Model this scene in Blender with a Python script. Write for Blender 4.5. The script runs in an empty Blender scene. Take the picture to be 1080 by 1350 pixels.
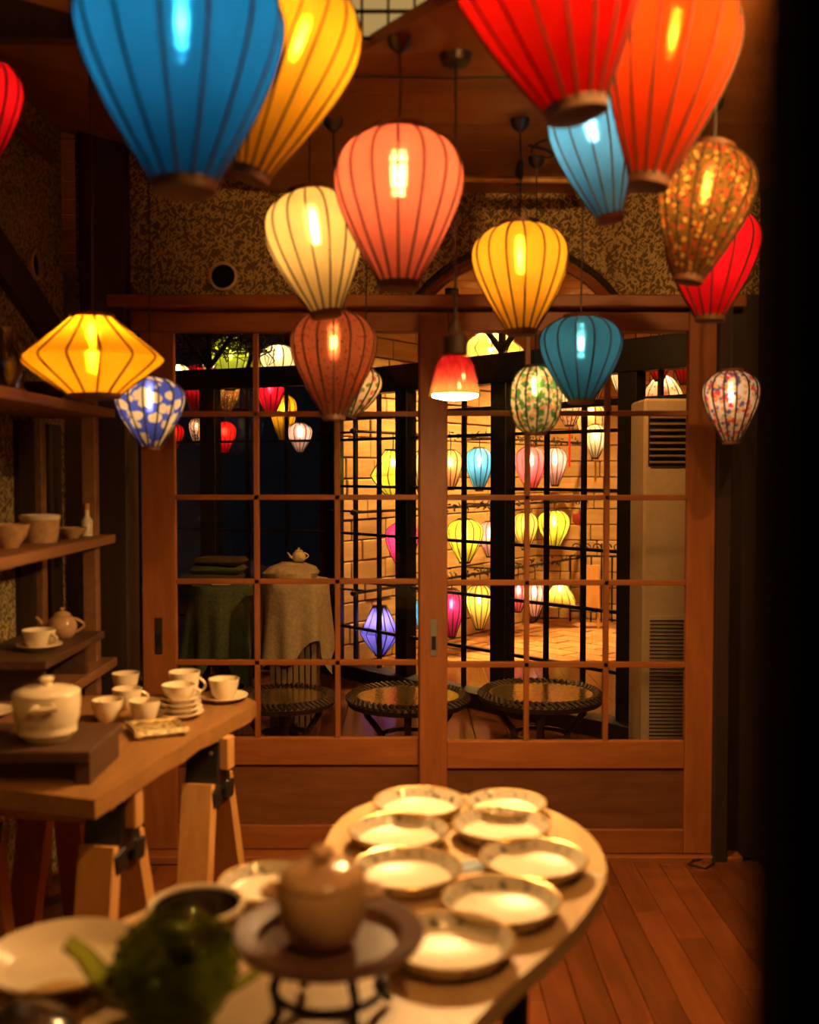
import bpy, bmesh, math, random
from mathutils import Vector, Matrix, Euler

sc = bpy.context.scene
COL = sc.collection
rnd = random.Random(7)
PI = math.pi

# ------------------------------------------------------------------ camera
F = 1350.0                       # focal length in pixels of the 1080x1350 frame
EYE = 1.41
PITCH = math.atan(53 / F)
cam_data = bpy.data.cameras.new('camera')
cam = bpy.data.objects.new('camera', cam_data)
COL.objects.link(cam)
cam.location = (0, 0, EYE)
cam.rotation_euler = (PI / 2 - PITCH, 0, 0)
cam_data.sensor_fit = 'VERTICAL'
cam_data.sensor_height = 36
cam_data.sensor_width = 28.8
cam_data.lens = 36
cam_data.clip_start = 0.02
cam_data.dof.use_dof = True
cam_data.dof.focus_distance = 5.6
cam_data.dof.aperture_fstop = 2.2
sc.camera = cam

# ------------------------------------------------------------------ world, exposure
world = bpy.data.worlds.new('night')
sc.world = world
world.use_nodes = True
world.node_tree.nodes['Background'].inputs[0].default_value = (0.35, 0.4, 0.6, 1)
world.node_tree.nodes['Background'].inputs[1].default_value = 0.006
sc.view_settings.view_transform = 'Standard'
sc.view_settings.look = 'None'
sc.view_settings.gamma = 1
sc.view_settings.use_curve_mapping = False
sc.view_settings.exposure = 0.0
sc.cycles.use_denoising = True
sc.cycles.max_bounces = 8
sc.cycles.diffuse_bounces = 4
sc.cycles.glossy_bounces = 4
sc.cycles.transmission_bounces = 8
sc.cycles.transparent_max_bounces = 32
sc.cycles.caustics_reflective = False
sc.cycles.caustics_refractive = False
sc.cycles.sample_clamp_indirect = 4.0
BULB = 290.0                     # radiance of an indoor lantern bulb
BULB_OUT = 360.0                 # radiance of a courtyard lantern bulb
PENDANT = 1000.0                 # radiance of the red pendant's bulb
SPOT = 480.0                     # radiance of the added fill spotlights on the ceilings
FILL_FLOOD = 15000.0                  # radiance of the added floodlight aimed up at the canopy
FILL_WASH = 11000.0                     # radiance of the added spotlights on the courtyard wall


def ray(px, py):
    xc, yc = (px - 540) / F, (675 - py) / F
    c, s = math.cos(PITCH), math.sin(PITCH)
    return Vector((xc, c + yc * s, -s + yc * c))


def at(px, py, D):
    """World point seen at a pixel of the photograph, at distance D along the room."""
    d = ray(px, py)
    return Vector((0, 0, EYE)) + d * (D / d.y)


def on_z(px, py, z):
    """World point seen at a pixel, on the level z."""
    d = ray(px, py)
    return Vector((0, 0, EYE)) + d * ((z - EYE) / d.z)


# ------------------------------------------------------------------ mesh helpers
class MB:
    def __init__(self):
        self.v, self.f = [], []

    def add(self, vs, fs):
        n = len(self.v)
        self.v += [tuple(v) for v in vs]
        self.f += [tuple(i + n for i in f) for f in fs]
        return self

    def box(self, c, s, rot=None, bev=0.0):
        x, y, z = s[0] / 2, s[1] / 2, s[2] / 2
        if bev > 0:
            b = min(bev, x * .9, y * .9, z * .9)
            bm = bmesh.new()
            bmesh.ops.create_cube(bm, size=1)
            for v in bm.verts:
                v.co = Vector((v.co.x * s[0], v.co.y * s[1], v.co.z * s[2]))
            bmesh.ops.bevel(bm, geom=bm.edges[:], offset=b, segments=1, affect='EDGES')
            vs = [v.co.copy() for v in bm.verts]
            bm.verts.index_update()
            fs = [[v.index for v in f.verts] for f in bm.faces]
            bm.free()
        else:
            vs = [Vector((a, b, c_)) for a in (-x, x) for b in (-y, y) for c_ in (-z, z)]
            fs = [(0, 1, 3, 2), (4, 6, 7, 5), (0, 4, 5, 1), (2, 3, 7, 6), (0, 2, 6, 4), (1, 5, 7, 3)]
        R = Euler(rot).to_matrix() if rot is not None else Matrix.Identity(3)
        return self.add([R @ v + Vector(c) for v in vs], fs)

    def bar(self, a, b, w, h, up=(0, 0, 1)):
        """A square bar from a to b, w wide and h high."""
        a, b = Vector(a), Vector(b)
        d = (b - a).normalized()
        u = Vector(up)
        s = d.cross(u)
        if s.length < 1e-4:
            s = d.cross(Vector((1, 0, 0)))
        s.normalize()
        u = s.cross(d)
        vs = []
        for p in (a, b):
            for i, j in ((-1, -1), (1, -1), (1, 1), (-1, 1)):
                vs.append(p + s * (w / 2 * i) + u * (h / 2 * j))
        return self.add(vs, [(3, 2, 1, 0), (4, 5, 6, 7), (0, 1, 5, 4), (1, 2, 6, 5), (2, 3, 7, 6), (3, 0, 4, 7)])

    def tube(self, pts, r, n=6, caps=True):
        pts = [Vector(p) for p in pts]
        rs = r if isinstance(r, (list, tuple)) else [r] * len(pts)
        vs, fs = [], []
        prev = None
        for i, p in enumerate(pts):
            d = (pts[min(i + 1, len(pts) - 1)] - pts[max(i - 1, 0)]).normalized()
            if prev is None:
                a = Vector((0, 0, 1)) if abs(d.z) < .9 else Vector((1, 0, 0))
                s = d.cross(a).normalized()
            else:
                s = (prev - d * prev.dot(d)).normalized()
            prev = s
            u = d.cross(s)
            for k in range(n):
                t = 2 * PI * k / n
                vs.append(p + (s * math.cos(t) + u * math.sin(t)) * rs[i])
        for i in range(len(pts) - 1):
            for k in range(n):
                k2 = (k + 1) % n
                fs.append((i * n + k, i * n + k2, (i + 1) * n + k2, (i + 1) * n + k))
        if caps:
            fs.append(tuple(range(n))[::-1])
            fs.append(tuple((len(pts) - 1) * n + k for k in range(n)))
        return self.add(vs, fs)

    def lathe(self, prof, n=32, c=(0, 0, 0), close=False, wob=None):
        """Turn (r, z) points about z; wob(phi, i) scales the radius."""
        vs, fs = [], []
        for i, (r, z) in enumerate(prof):
            for k in range(n):
                t = 2 * PI * k / n
                q = r * (wob(t, i) if wob else 1)
                vs.append((c[0] + q * math.cos(t), c[1] + q * math.sin(t), c[2] + z))
        m = len(prof)
        for i in range(m if close else m - 1):
            j = (i + 1) % m
            for k in range(n):
                k2 = (k + 1) % n
                fs.append((i * n + k, i * n + k2, j * n + k2, j * n + k))
        if not close:
            if prof[0][0] > 1e-5:
                pass
        return self.add(vs, fs)

    def disc(self, r, z, n=32, c=(0, 0), up=True):
        vs = [(c[0] + r * math.cos(2 * PI * k / n), c[1] + r * math.sin(2 * PI * k / n), z) for k in range(n)]
        f = tuple(range(n))
        return self.add(vs, [f if up else f[::-1]])

    def prism(self, poly, z0, z1):
        n = len(poly)
        vs = [(x, y, z0) for x, y in poly] + [(x, y, z1) for x, y in poly]
        fs = [tuple(range(n))[::-1], tuple(range(n, 2 * n))]
        fs += [(i, (i + 1) % n, n + (i + 1) % n, n + i) for i in range(n)]
        return self.add(vs, fs)

    def mesh(self, name, smooth=False):
        me = bpy.data.meshes.new(name)
        me.from_pydata(self.v, [], self.f)
        me.validate()
        bm = bmesh.new()
        bm.from_mesh(me)
        bmesh.ops.remove_doubles(bm, verts=bm.verts, dist=1e-5)
        bmesh.ops.recalc_face_normals(bm, faces=bm.faces)
        bm.to_mesh(me)
        bm.free()
        if smooth:
            me.polygons.foreach_set('use_smooth', [True] * len(me.polygons))
            if hasattr(me, 'set_sharp_from_angle'):
                me.set_sharp_from_angle(angle=math.radians(42))
        return me


def link(name, me, mat=None, parent=None, loc=(0, 0, 0), rot=(0, 0, 0)):
    o = bpy.data.objects.new(name, me)
    COL.objects.link(o)
    if mat is not None and me is not None:
        if not me.materials:
            me.materials.append(None)
        o.material_slots[0].link = 'OBJECT'
        o.material_slots[0].material = mat
    o.parent = parent
    o.location = loc
    o.rotation_euler = rot
    return o


def obj(name, mb, mat, parent=None, smooth=False, loc=(0, 0, 0), rot=(0, 0, 0)):
    return link(name, mb.mesh(name, smooth), mat, parent, loc, rot)


def tag(o, label=None, cat=None, group=None, kind=None):
    if label: o['label'] = label
    if cat: o['category'] = cat
    if group: o['group'] = group
    if kind: o['kind'] = kind
    return o


def empty(name, loc=(0, 0, 0), rot=(0, 0, 0)):
    o = bpy.data.objects.new(name, None)
    o.empty_display_size = .05
    COL.objects.link(o)
    o.location = loc
    o.rotation_euler = rot
    return o


def thing(name, label, cat, loc=(0, 0, 0), rotz=0, group=None):
    return tag(empty(name, loc, (0, 0, rotz)), label, cat, group)


def struct(name, loc=(0, 0, 0), rot=(0, 0, 0)):
    return tag(empty(name, loc, rot), kind='structure')


def copy_tree(o, parent=None):
    c = o.copy()
    COL.objects.link(c)
    c.parent = parent
    for ch in [x for x in o.children]:
        copy_tree(ch, c)
    return c


# ------------------------------------------------------------------ materials
def newmat(name):
    m = bpy.data.materials.new(name)
    m.use_nodes = True
    nt = m.node_tree
    nt.nodes.clear()
    out = nt.nodes.new('ShaderNodeOutputMaterial')
    return m, nt, out


def N(nt, typ, **kw):
    n = nt.nodes.new(typ)
    for k, v in kw.items():
        if k in n.inputs.keys():
            n.inputs[k].default_value = v
        else:
            setattr(n, k, v)
    return n


def ramp(nt, stops):
    r = nt.nodes.new('ShaderNodeValToRGB')
    e = r.color_ramp.elements
    while len(e) > len(stops):
        e.remove(e[-1])
    while len(e) < len(stops):
        e.new(1)
    for i, (p, c) in enumerate(stops):
        e[i].position = p
        e[i].color = (*c, 1)
    return r


def plain(name, col, rough=.5, metal=0.0, noise=0.15, scale=30, bump=0.0, spec=.5):
    m, nt, out = newmat(name)
    b = N(nt, 'ShaderNodeBsdfPrincipled')
    b.inputs['Roughness'].default_value = rough
    b.inputs['Metallic'].default_value = metal
    b.inputs['Specular IOR Level'].default_value = spec
    tc = N(nt, 'ShaderNodeTexCoord')
    nz = N(nt, 'ShaderNodeTexNoise')
    nz.inputs['Scale'].default_value = scale
    nz.inputs['Detail'].default_value = 4
    nt.links.new(tc.outputs['Object'], nz.inputs['Vector'])
    lo = tuple(c * (1 - noise) for c in col)
    hi = tuple(min(1, c * (1 + noise)) for c in col)
    r = ramp(nt, [(.3, lo), (.7, hi)])
    nt.links.new(nz.outputs['Fac'], r.inputs[0])
    nt.links.new(r.outputs[0], b.inputs['Base Color'])
    if bump:
        bp = N(nt, 'ShaderNodeBump')
        bp.inputs['Strength'].default_value = bump
        bp.inputs['Distance'].default_value = .01
        nt.links.new(nz.outputs['Fac'], bp.inputs['Height'])
        nt.links.new(bp.outputs[0], b.inputs['Normal'])
    nt.links.new(b.outputs[0], out.inputs[0])
    return m


def wood(name, lo, hi, axis='z', rough=.45, scale=9, vary=.25, spec=.4):
    """Grain drawn out along an axis; each object gets its own shift and shade."""
    m, nt, out = newmat(name)
    b = N(nt, 'ShaderNodeBsdfPrincipled')
    b.inputs['Roughness'].default_value = rough
    b.inputs['Specular IOR Level'].default_value = spec
    tc = N(nt, 'ShaderNodeTexCoord')
    oi = N(nt, 'ShaderNodeObjectInfo')
    add = N(nt, 'ShaderNodeVectorMath', operation='ADD')
    mul = N(nt, 'ShaderNodeMath', operation='MULTIPLY')
    mul.inputs[1].default_value = 37
    nt.links.new(oi.outputs['Random'], mul.inputs[0])
    nt.links.new(tc.outputs['Object'], add.inputs[0])
    nt.links.new(mul.outputs[0], add.inputs[1])
    mp = N(nt, 'ShaderNodeMapping')
    s = {'x': (.12, 1, 1), 'y': (1, .12, 1), 'z': (1, 1, .12)}[axis]
    mp.inputs['Scale'].default_value = tuple(q * scale for q in s)
    nt.links.new(add.outputs[0], mp.inputs['Vector'])
    nz = N(nt, 'ShaderNodeTexNoise')
    nz.inputs['Scale'].default_value = 3
    nz.inputs['Detail'].default_value = 8
    nz.inputs['Roughness'].default_value = .65
    nz.inputs['Distortion'].default_value = .6
    nt.links.new(mp.outputs[0], nz.inputs['Vector'])
    r = ramp(nt, [(.3, lo), (.55, tuple((a + c) / 2 for a, c in zip(lo, hi))), (.75, hi)])
    nt.links.new(nz.outputs['Fac'], r.inputs[0])
    hsv = N(nt, 'ShaderNodeHueSaturation')
    mr = N(nt, 'ShaderNodeMapRange')
    mr.inputs['To Min'].default_value = 1 - vary
    mr.inputs['To Max'].default_value = 1 + vary
    nt.links.new(oi.outputs['Random'], mr.inputs['Value'])
    nt.links.new(mr.outputs[0], hsv.inputs['Value'])
    nt.links.new(r.outputs[0], hsv.inputs['Color'])
    nt.links.new(hsv.outputs[0], b.inputs['Base Color'])
    bp = N(nt, 'ShaderNodeBump')
    bp.inputs['Strength'].default_value = .12
    bp.inputs['Distance'].default_value = .004
    nt.links.new(nz.outputs['Fac'], bp.inputs['Height'])
    nt.links.new(bp.outputs[0], b.inputs['Normal'])
    nt.links.new(b.outputs[0], out.inputs[0])
    return m


def wallpaper(name, plane):
    """Willow-leaf print: three turned layers of long cells over a brown ground."""
    m, nt, out = newmat(name)
    b = N(nt, 'ShaderNodeBsdfPrincipled')
    b.inputs['Roughness'].default_value = .8
    b.inputs['Specular IOR Level'].default_value = .2
    tc = N(nt, 'ShaderNodeTexCoord')
    sep = N(nt, 'ShaderNodeSeparateXYZ')
    cmb = N(nt, 'ShaderNodeCombineXYZ')
    nt.links.new(tc.outputs['Object'], sep.inputs[0])
    nt.links.new(sep.outputs['X' if plane == 'xz' else 'Y'], cmb.inputs['X'])
    nt.links.new(sep.outputs['Z'], cmb.inputs['Y'])
    wob = N(nt, 'ShaderNodeTexNoise')
    wob.inputs['Scale'].default_value = 9
    nt.links.new(cmb.outputs[0], wob.inputs['Vector'])
    mixv = N(nt, 'ShaderNodeVectorMath', operation='MULTIPLY_ADD')
    mixv.inputs[1].default_value = (.02, .02, 0)
    nt.links.new(wob.outputs['Color'], mixv.inputs[0])
    nt.links.new(cmb.outputs[0], mixv.inputs[2])
    last = None
    for ang, off in ((35, 0), (-40, 3.3), (78, 7.1)):
        mp = N(nt, 'ShaderNodeMapping')
        mp.vector_type = 'TEXTURE'
        mp.inputs['Rotation'].default_value = (0, 0, math.radians(ang))
        mp.inputs['Location'].default_value = (off, off, 0)
        mp.inputs['Scale'].default_value = (.030, .0075, 1)
        nt.links.new(mixv.outputs[0], mp.inputs['Vector'])
        vo = N(nt, 'ShaderNodeTexVoronoi')
        vo.inputs['Scale'].default_value = 1.0
        vo.inputs['Randomness'].default_value = .8
        nt.links.new(mp.outputs[0], vo.inputs['Vector'])
        mr = N(nt, 'ShaderNodeMapRange')
        mr.inputs['From Min'].default_value = .42
        mr.inputs['From Max'].default_value = .34
        nt.links.new(vo.outputs['Distance'], mr.inputs['Value'])
        if last is None:
            last = mr.outputs[0]
        else:
            mx = N(nt, 'ShaderNodeMath', operation='MAXIMUM')
            nt.links.new(last, mx.inputs[0])
            nt.links.new(mr.outputs[0], mx.inputs[1])
            last = mx.outputs[0]
    r = ramp(nt, [(0, (.13, .088, .036)), (1, (.50, .38, .15))])
    nt.links.new(last, r.inputs[0])
    nt.links.new(r.outputs[0], b.inputs['Base Color'])
    nt.links.new(b.outputs[0], out.inputs[0])
    return m


def emitter(name, col, strength):
    m, nt, out = newmat(name)
    e = N(nt, 'ShaderNodeEmission')
    e.inputs[0].default_value = (*col, 1)
    e.inputs[1].default_value = strength
    nt.links.new(e.outputs[0], out.inputs[0])
    return m


def pane_mat(name, tint=(.97, .97, .95), ior=1.5):
    m, nt, out = newmat(name)
    t = N(nt, 'ShaderNodeBsdfTransparent')
    t.inputs[0].default_value = (*tint, 1)
    g = N(nt, 'ShaderNodeBsdfGlossy')
    g.inputs['Roughness'].default_value = .01
    fr = N(nt, 'ShaderNodeFresnel')
    fr.inputs[0].default_value = ior
    mx = N(nt, 'ShaderNodeMixShader')
    ge = N(nt, 'ShaderNodeNewGeometry')
    sub = N(nt, 'ShaderNodeMath', operation='SUBTRACT')
    sub.inputs[0].default_value = 1
    mu = N(nt, 'ShaderNodeMath', operation='MULTIPLY')
    nt.links.new(ge.outputs['Backfacing'], sub.inputs[1])
    nt.links.new(sub.outputs[0], mu.inputs[0])
    nt.links.new(fr.outputs[0], mu.inputs[1])
    nt.links.new(mu.outputs[0], mx.inputs[0])
    nt.links.new(t.outputs[0], mx.inputs[1])
    nt.links.new(g.outputs[0], mx.inputs[2])
    nt.links.new(mx.outputs[0], out.inputs[0])
    return m


def silk(name, col, clear=.1, pattern=None):
    clear = clear if clear > .2 else clear * .3
    """Thin dyed silk: light is scattered through it, a little passes straight."""
    m, nt, out = newmat(name)
    tc = N(nt, 'ShaderNodeTexCoord')
    nz = N(nt, 'ShaderNodeTexNoise')
    nz.inputs['Scale'].default_value = 14
    nz.inputs['Detail'].default_value = 5
    nt.links.new(tc.outputs['Object'], nz.inputs['Vector'])
    r = ramp(nt, [(.3, tuple(c * .86 for c in col)), (.7, col)])
    nt.links.new(nz.outputs['Fac'], r.inputs[0])
    c_out = r.outputs[0]
    if pattern:
        scale, thr, cols = pattern          # blots of colour printed on the silk
        for i, pc in enumerate(cols):
            vo = N(nt, 'ShaderNodeTexVoronoi')
            vo.inputs['Scale'].default_value = scale * (1 + .23 * i)
            mp = N(nt, 'ShaderNodeMapping')
            mp.inputs['Location'].default_value = (i * 3.7, i * 1.3, i * 2.1)
            wn = N(nt, 'ShaderNodeTexNoise')
            wn.inputs['Scale'].default_value = scale * 1.6
            av = N(nt, 'ShaderNodeVectorMath', operation='MULTIPLY_ADD')
            av.inputs[1].default_value = (.6 / scale,) * 3
            nt.links.new(tc.outputs['Object'], wn.inputs['Vector'])
            nt.links.new(wn.outputs['Color'], av.inputs[0])
            nt.links.new(tc.outputs['Object'], av.inputs[2])
            nt.links.new(av.outputs[0], mp.inputs['Vector'])
            nt.links.new(mp.outputs[0], vo.inputs['Vector'])
            mr = N(nt, 'ShaderNodeMapRange')
            mr.inputs['From Min'].default_value = thr + .05
            mr.inputs['From Max'].default_value = thr
            nt.links.new(vo.outputs['Distance'], mr.inputs['Value'])
            mx = N(nt, 'ShaderNodeMixRGB')
            mx.inputs[2].default_value = (*pc, 1)
            nt.links.new(mr.outputs[0], mx.inputs[0])
            nt.links.new(c_out, mx.inputs[1])
            c_out = mx.outputs[0]
    tl = N(nt, 'ShaderNodeBsdfTranslucent')
    df = N(nt, 'ShaderNodeBsdfDiffuse')
    tr = N(nt, 'ShaderNodeBsdfTransparent')
    for s in (tl, df, tr):
        nt.links.new(c_out, s.inputs[0])
    m1 = N(nt, 'ShaderNodeMixShader')
    m1.inputs[0].default_value = .25
    nt.links.new(tl.outputs[0], m1.inputs[1])
    nt.links.new(df.outputs[0], m1.inputs[2])
    rf = N(nt, 'ShaderNodeBsdfRefraction')
    rf.inputs['Roughness'].default_value = .34
    rf.inputs['IOR'].default_value = 1.3
    tm = N(nt, 'ShaderNodeMapping')          # weft threads: they bend light up and down
    tm.inputs['Scale'].default_value = (2, 2, 420)
    tn = N(nt, 'ShaderNodeTexNoise')
    tn.inputs['Scale'].default_value = 1
    tn.inputs['Detail'].default_value = 0
    nt.links.new(tc.outputs['Object'], tm.inputs['Vector'])
    nt.links.new(tm.outputs[0], tn.inputs['Vector'])
    tb_ = N(nt, 'ShaderNodeBump')
    tb_.inputs['Strength'].default_value = 1
    tb_.inputs['Distance'].default_value = .004
    nt.links.new(tn.outputs['Fac'], tb_.inputs['Height'])
    nt.links.new(tb_.outputs[0], rf.inputs['Normal'])
    nt.links.new(c_out, rf.inputs[0])
    m3 = N(nt, 'ShaderNodeMixShader')
    m3.inputs[0].default_value = .22
    nt.links.new(m1.outputs[0], m3.inputs[1])
    nt.links.new(rf.outputs[0], m3.inputs[2])
    m2 = N(nt, 'ShaderNodeMixShader')
    m2.inputs[0].default_value = clear
    nt.links.new(m3.outputs[0], m2.inputs[1])
    nt.links.new(tr.outputs[0], m2.inputs[2])
    nt.links.new(m2.outputs[0], out.inputs[0])
    return m


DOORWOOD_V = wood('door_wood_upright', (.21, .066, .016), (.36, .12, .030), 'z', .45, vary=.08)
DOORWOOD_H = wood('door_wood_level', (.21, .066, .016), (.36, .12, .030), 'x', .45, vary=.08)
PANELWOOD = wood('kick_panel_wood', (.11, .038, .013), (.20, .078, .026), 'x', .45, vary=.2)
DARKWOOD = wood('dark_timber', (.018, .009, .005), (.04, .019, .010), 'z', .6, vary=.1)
DARKWOOD_Y = wood('dark_timber_level', (.05, .022, .010), (.10, .045, .02), 'y', .6, vary=.1)
FLOORWOOD = wood('floor_wood', (.13, .036, .010), (.26, .076, .020), 'y', .32, vary=.32)
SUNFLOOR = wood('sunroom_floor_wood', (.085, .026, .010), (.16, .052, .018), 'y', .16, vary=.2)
CEILWOOD = wood('ceiling_wood', (.26, .105, .03), (.42, .18, .055), 'x', .35, scale=4, vary=.12)
CANOPYWOOD = wood('canopy_wood', (.40, .18, .06), (.58, .28, .10), 'x', .5, scale=4, vary=.12)
SHELFWOOD = wood('shelf_wood', (.16, .07, .028), (.27, .125, .05), 'y', .55, vary=.1)
BENCHWOOD = wood('bench_wood', (.20, .092, .026), (.35, .165, .05), 'y', .5, vary=.1)
PINE = wood('pine', (.46, .22, .065), (.64, .33, .105), 'z', .55, vary=.08)
TABLEWOOD = wood('pale_table_wood', (.56, .36, .16), (.72, .50, .25), 'y', .42, vary=.05)
RATTAN = plain('rattan', (.055, .032, .016), .5, noise=.5, scale=90, bump=.5)
BLACKSTEEL = plain('black_steel', (.008, .007, .006), .45, noise=.3)
IRON = plain('wrought_iron', (.02, .014, .01), .5, .6, noise=.3)
BLACKPLASTIC = plain('black_plastic', (.012, .011, .010), .4)
RIBMAT = plain('bamboo_rib', (.035, .018, .008), .7, noise=.3)
RINGMAT = plain('turned_ring', (.13, .055, .022), .6, noise=.25)
PALERING = plain('pale_ring', (.55, .42, .24), .5)
CORDMAT = plain('black_cord', (.012, .010, .008), .6)
BRASS = plain('brass_pipe', (.90, .58, .18), .3, .6, noise=.2)
STEEL = plain('brushed_steel', (.60, .55, .45), .32, .9, noise=.1)
CREAMCER = plain('cream_glaze', (.78, .66, .46), .18, noise=.06, scale=20)
PLATEWHITE = plain('plate_glaze', (.88, .78, .58), .34, noise=.03, scale=12)
STONEWARE = plain('stoneware_glaze', (.46, .27, .13), .22, noise=.2, scale=40)
CLAY = plain('tan_clay', (.60, .37, .18), .2, noise=.1, scale=25)
DARKCER = plain('dark_glaze', (.045, .028, .018), .15, noise=.4)
BROWNTRAY = plain('brown_tray', (.12, .060, .042), .3, noise=.25)
ACMAT = plain('ac_enamel', (.50, .38, .24), .45, noise=.05)
ACDARK = plain('ac_dark', (.03, .024, .018), .5)
LINEN = plain('cream_linen', (.50, .40, .26), .9, noise=.15, scale=60, bump=.3)
GREENCLOTH = plain('dark_green_cloth', (.075, .105, .055), .9, noise=.3, scale=70, bump=.3)
DARKCLOTH = plain('brown_cloth', (.07, .05, .035), .9, noise=.3, scale=70, bump=.3)
PAPERCARD = plain('card_paper', (.70, .62, .48), .8, noise=.04)
GLASS = pane_mat('window_glass')
LATTICEPAPER = emitter('lit_paper', (1, .62, .20), .42)
WALLP_BACK = wallpaper('willow_wallpaper_back', 'xz')
WALLP_SIDE = wallpaper('willow_wallpaper_side', 'yz')
STONE = wood('sandstone', (.42, .25, .11), (.68, .45, .22), 'x', .85, scale=5, vary=.14, spec=.2)
PAVER = wood('clay_paver', (.36, .17, .07), (.52, .27, .11), 'x', .55, scale=5, vary=.2)
MORTAR = plain('mortar', (.14, .085, .045), .9)
BLACKWALL = plain('black_paint', (.006, .005, .004), .9, spec=.1)
LEAFMAT = plain('dry_twig', (.05, .035, .018), .8, noise=.4)

# ================================================================== STRUCTURE
DY = 3.70                        # the sliding doors stand here


def dx(px): return (px - 540) / F * DY
def dz(py): return at(540, py, DY).z


def plank_run(parent, mat, xs, y0, y1, lens, w, th, name='plank', top=0.0, seed=1):
    r = random.Random(seed)
    cache = {}
    for i, x in enumerate(xs):
        y = y0 - r.random() * lens[0]
        while y < y1:
            L = r.choice(lens)
            a, b = max(y, y0), min(y + L, y1)
            y += L
            if b - a < .05:
                continue
            key = round(b - a, 2)
            if key not in cache:
                cache[key] = MB().box((0, 0, -th / 2), (w - .0025, b - a - .002, th), bev=.0015).mesh(name)
            link(name, cache[key], mat, parent, (x, (a + b) / 2, top - r.random() * .0012))


# ---- floor of the shop and the sunroom behind the doors
floor = struct('floor')
obj('subfloor', MB().box((0.2, 4.0, -.05), (6, 8.2, .05)), MORTAR, floor)
plank_run(floor, FLOORWOOD, [-1.215 + .09 * i for i in range(28)], 1.2, 3.66, [.6, .75, .9], .09, .02, seed=3)
plank_run(floor, SUNFLOOR, [-1.72 + .18 * i for i in range(21)], 3.80, 7.6, [1.2, 1.5, 1.9], .18, .02, seed=5)
sill = tag(obj('trim_1', MB().box((.06, 3.73, 0.0), (2.3, .14, .03), bev=.004), DOORWOOD_H), kind='structure')

# ---- walls
wl = struct('wall_left')
obj('plaster', MB().box((-1.30, 2.0, 1.5), (.08, 3.5, 3.2)), WALLP_SIDE, wl)
obj('backing_board', MB().box((-1.252, 3.46, 1.0), (.02, .40, 1.15)), DARKWOOD, wl)
a0, a1 = Vector((-1.245, 2.35, 2.38)), Vector((-1.245, 3.66, 1.86))
obj('stair_string', MB().bar(a0, a1, .03, .13), DARKWOOD, wl)
obj('picture_rail', MB().box((-1.24, 2.95, 2.50), (.035, 1.3, .035), bev=.005), SHELFWOOD, wl)

wr = struct('wall_right')
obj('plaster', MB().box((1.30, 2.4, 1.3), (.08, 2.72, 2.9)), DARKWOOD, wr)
post = tag(obj('trim_2', MB().box((.1835, .335, 1.3), (.13, .05, 2.6), bev=.006), BLACKWALL), kind='structure')

# corner column left of the doors
tag(obj('trim_3', MB().box((-1.085, 3.72, 1.4), (.16, .16, 2.8), bev=.006), DARKWOOD), kind='structure')

# back wall above the doors, with the arched fanlight
AX, AR, AH = dx(681), .325, .155
ZB, ZT = dz(393), 2.75
rad = (AR * AR + AH * AH) / (2 * AH)


def arch(x):
    d = abs(x - AX)
    return ZB if d >= AR else ZB + math.sqrt(rad * rad - d * d) - (rad - AH)


wb = struct('wall_back')
xs = sorted({-1.2, 1.3} | {AX - AR + 2 * AR * i / 24 for i in range(25)} | {-1.2 + .2 * i for i in range(13)})
mb = MB()
for x0, x1 in zip(xs[:-1], xs[1:]):
    z0, z1 = arch(x0), arch(x1)
    vs = [(x0, 3.72, z0), (x1, 3.72, z1), (x1, 3.72, ZT), (x0, 3.72, ZT),
          (x0, 3.80, z0), (x1, 3.80, z1), (x1, 3.80, ZT), (x0, 3.80, ZT)]
    mb.add(vs, [(0, 1, 2, 3), (5, 4, 7, 6), (0, 4, 5, 1)])
obj('plaster', mb, WALLP_BACK, wb)
for k, (grow, w) in enumerate(((.0, .018), (.032, .012))):
    pts = []
    for i in range(25):
        x = AX - (AR + grow) + 2 * (AR + grow) * i / 24
        d = abs(x - AX)
        rr = rad + grow
        if rr * rr - d * d > 0:
            z = ZB + math.sqrt(rr * rr - d * d) - (rad - AH)
            if z > ZB - .01:
                pts.append((x, 3.715, z))
    obj('arch_moulding', MB().tube(pts, w, 6), DOORWOOD_H if k == 0 else DARKWOOD, wb)
obj('infill', MB().box((1.235, 3.745, 1.02), (.21, .05, 2.06)), DARKWOOD, wb)
m2 = MB()
for i in range(24):
    x0, x1 = AX - AR + 2 * AR * i / 24, AX - AR + 2 * AR * (i + 1) / 24
    m2.add([(x0, 3.76, ZB), (x1, 3.76, ZB), (x1, 3.76, arch(x1)), (x0, 3.76, arch(x0))], [(0, 1, 2, 3)])
tag(obj('window_1', m2, GLASS), kind='structure')
# two round vents
for px, py, D, rr in ((295, 365, 3.715, .052), (124, 335, 3.3, .05)):
    if px > 200:
        p = at(px, py, 3.72)
        v = struct('trim_4', (p.x, 3.715, p.z), (PI / 2, 0, 0))
    else:
        p = Vector((-1.255, 3.45, 2.1))
        v = struct('trim_5', p, (0, PI / 2, 0))
    obj('vent_ring', MB().lathe([(rr, -.01), (rr, .012), (rr * .82, .014), (rr * .8, -.01)], 28), PALERING, v, True)
    obj('vent_hole', MB().disc(rr * .81, .001, 28), BLACKWALL, v)

# header over the doors
hd = struct('trim_6')
obj('lintel', MB().box((.06, 3.70, dz(400)), (2.26, .13, dz(393) - dz(409)), bev=.004), DOORWOOD_H, hd)
obj('door_head', MB().box((.06, 3.735, dz(423)), (2.2, .05, dz(409) - dz(437)), bev=.003), DOORWOOD_H, hd)
jamb = struct('trim_7')
obj('post', MB().box((dx(950), 3.72, 1.0), (.05, .14, 2.05), bev=.003), DARKWOOD, jamb)


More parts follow.
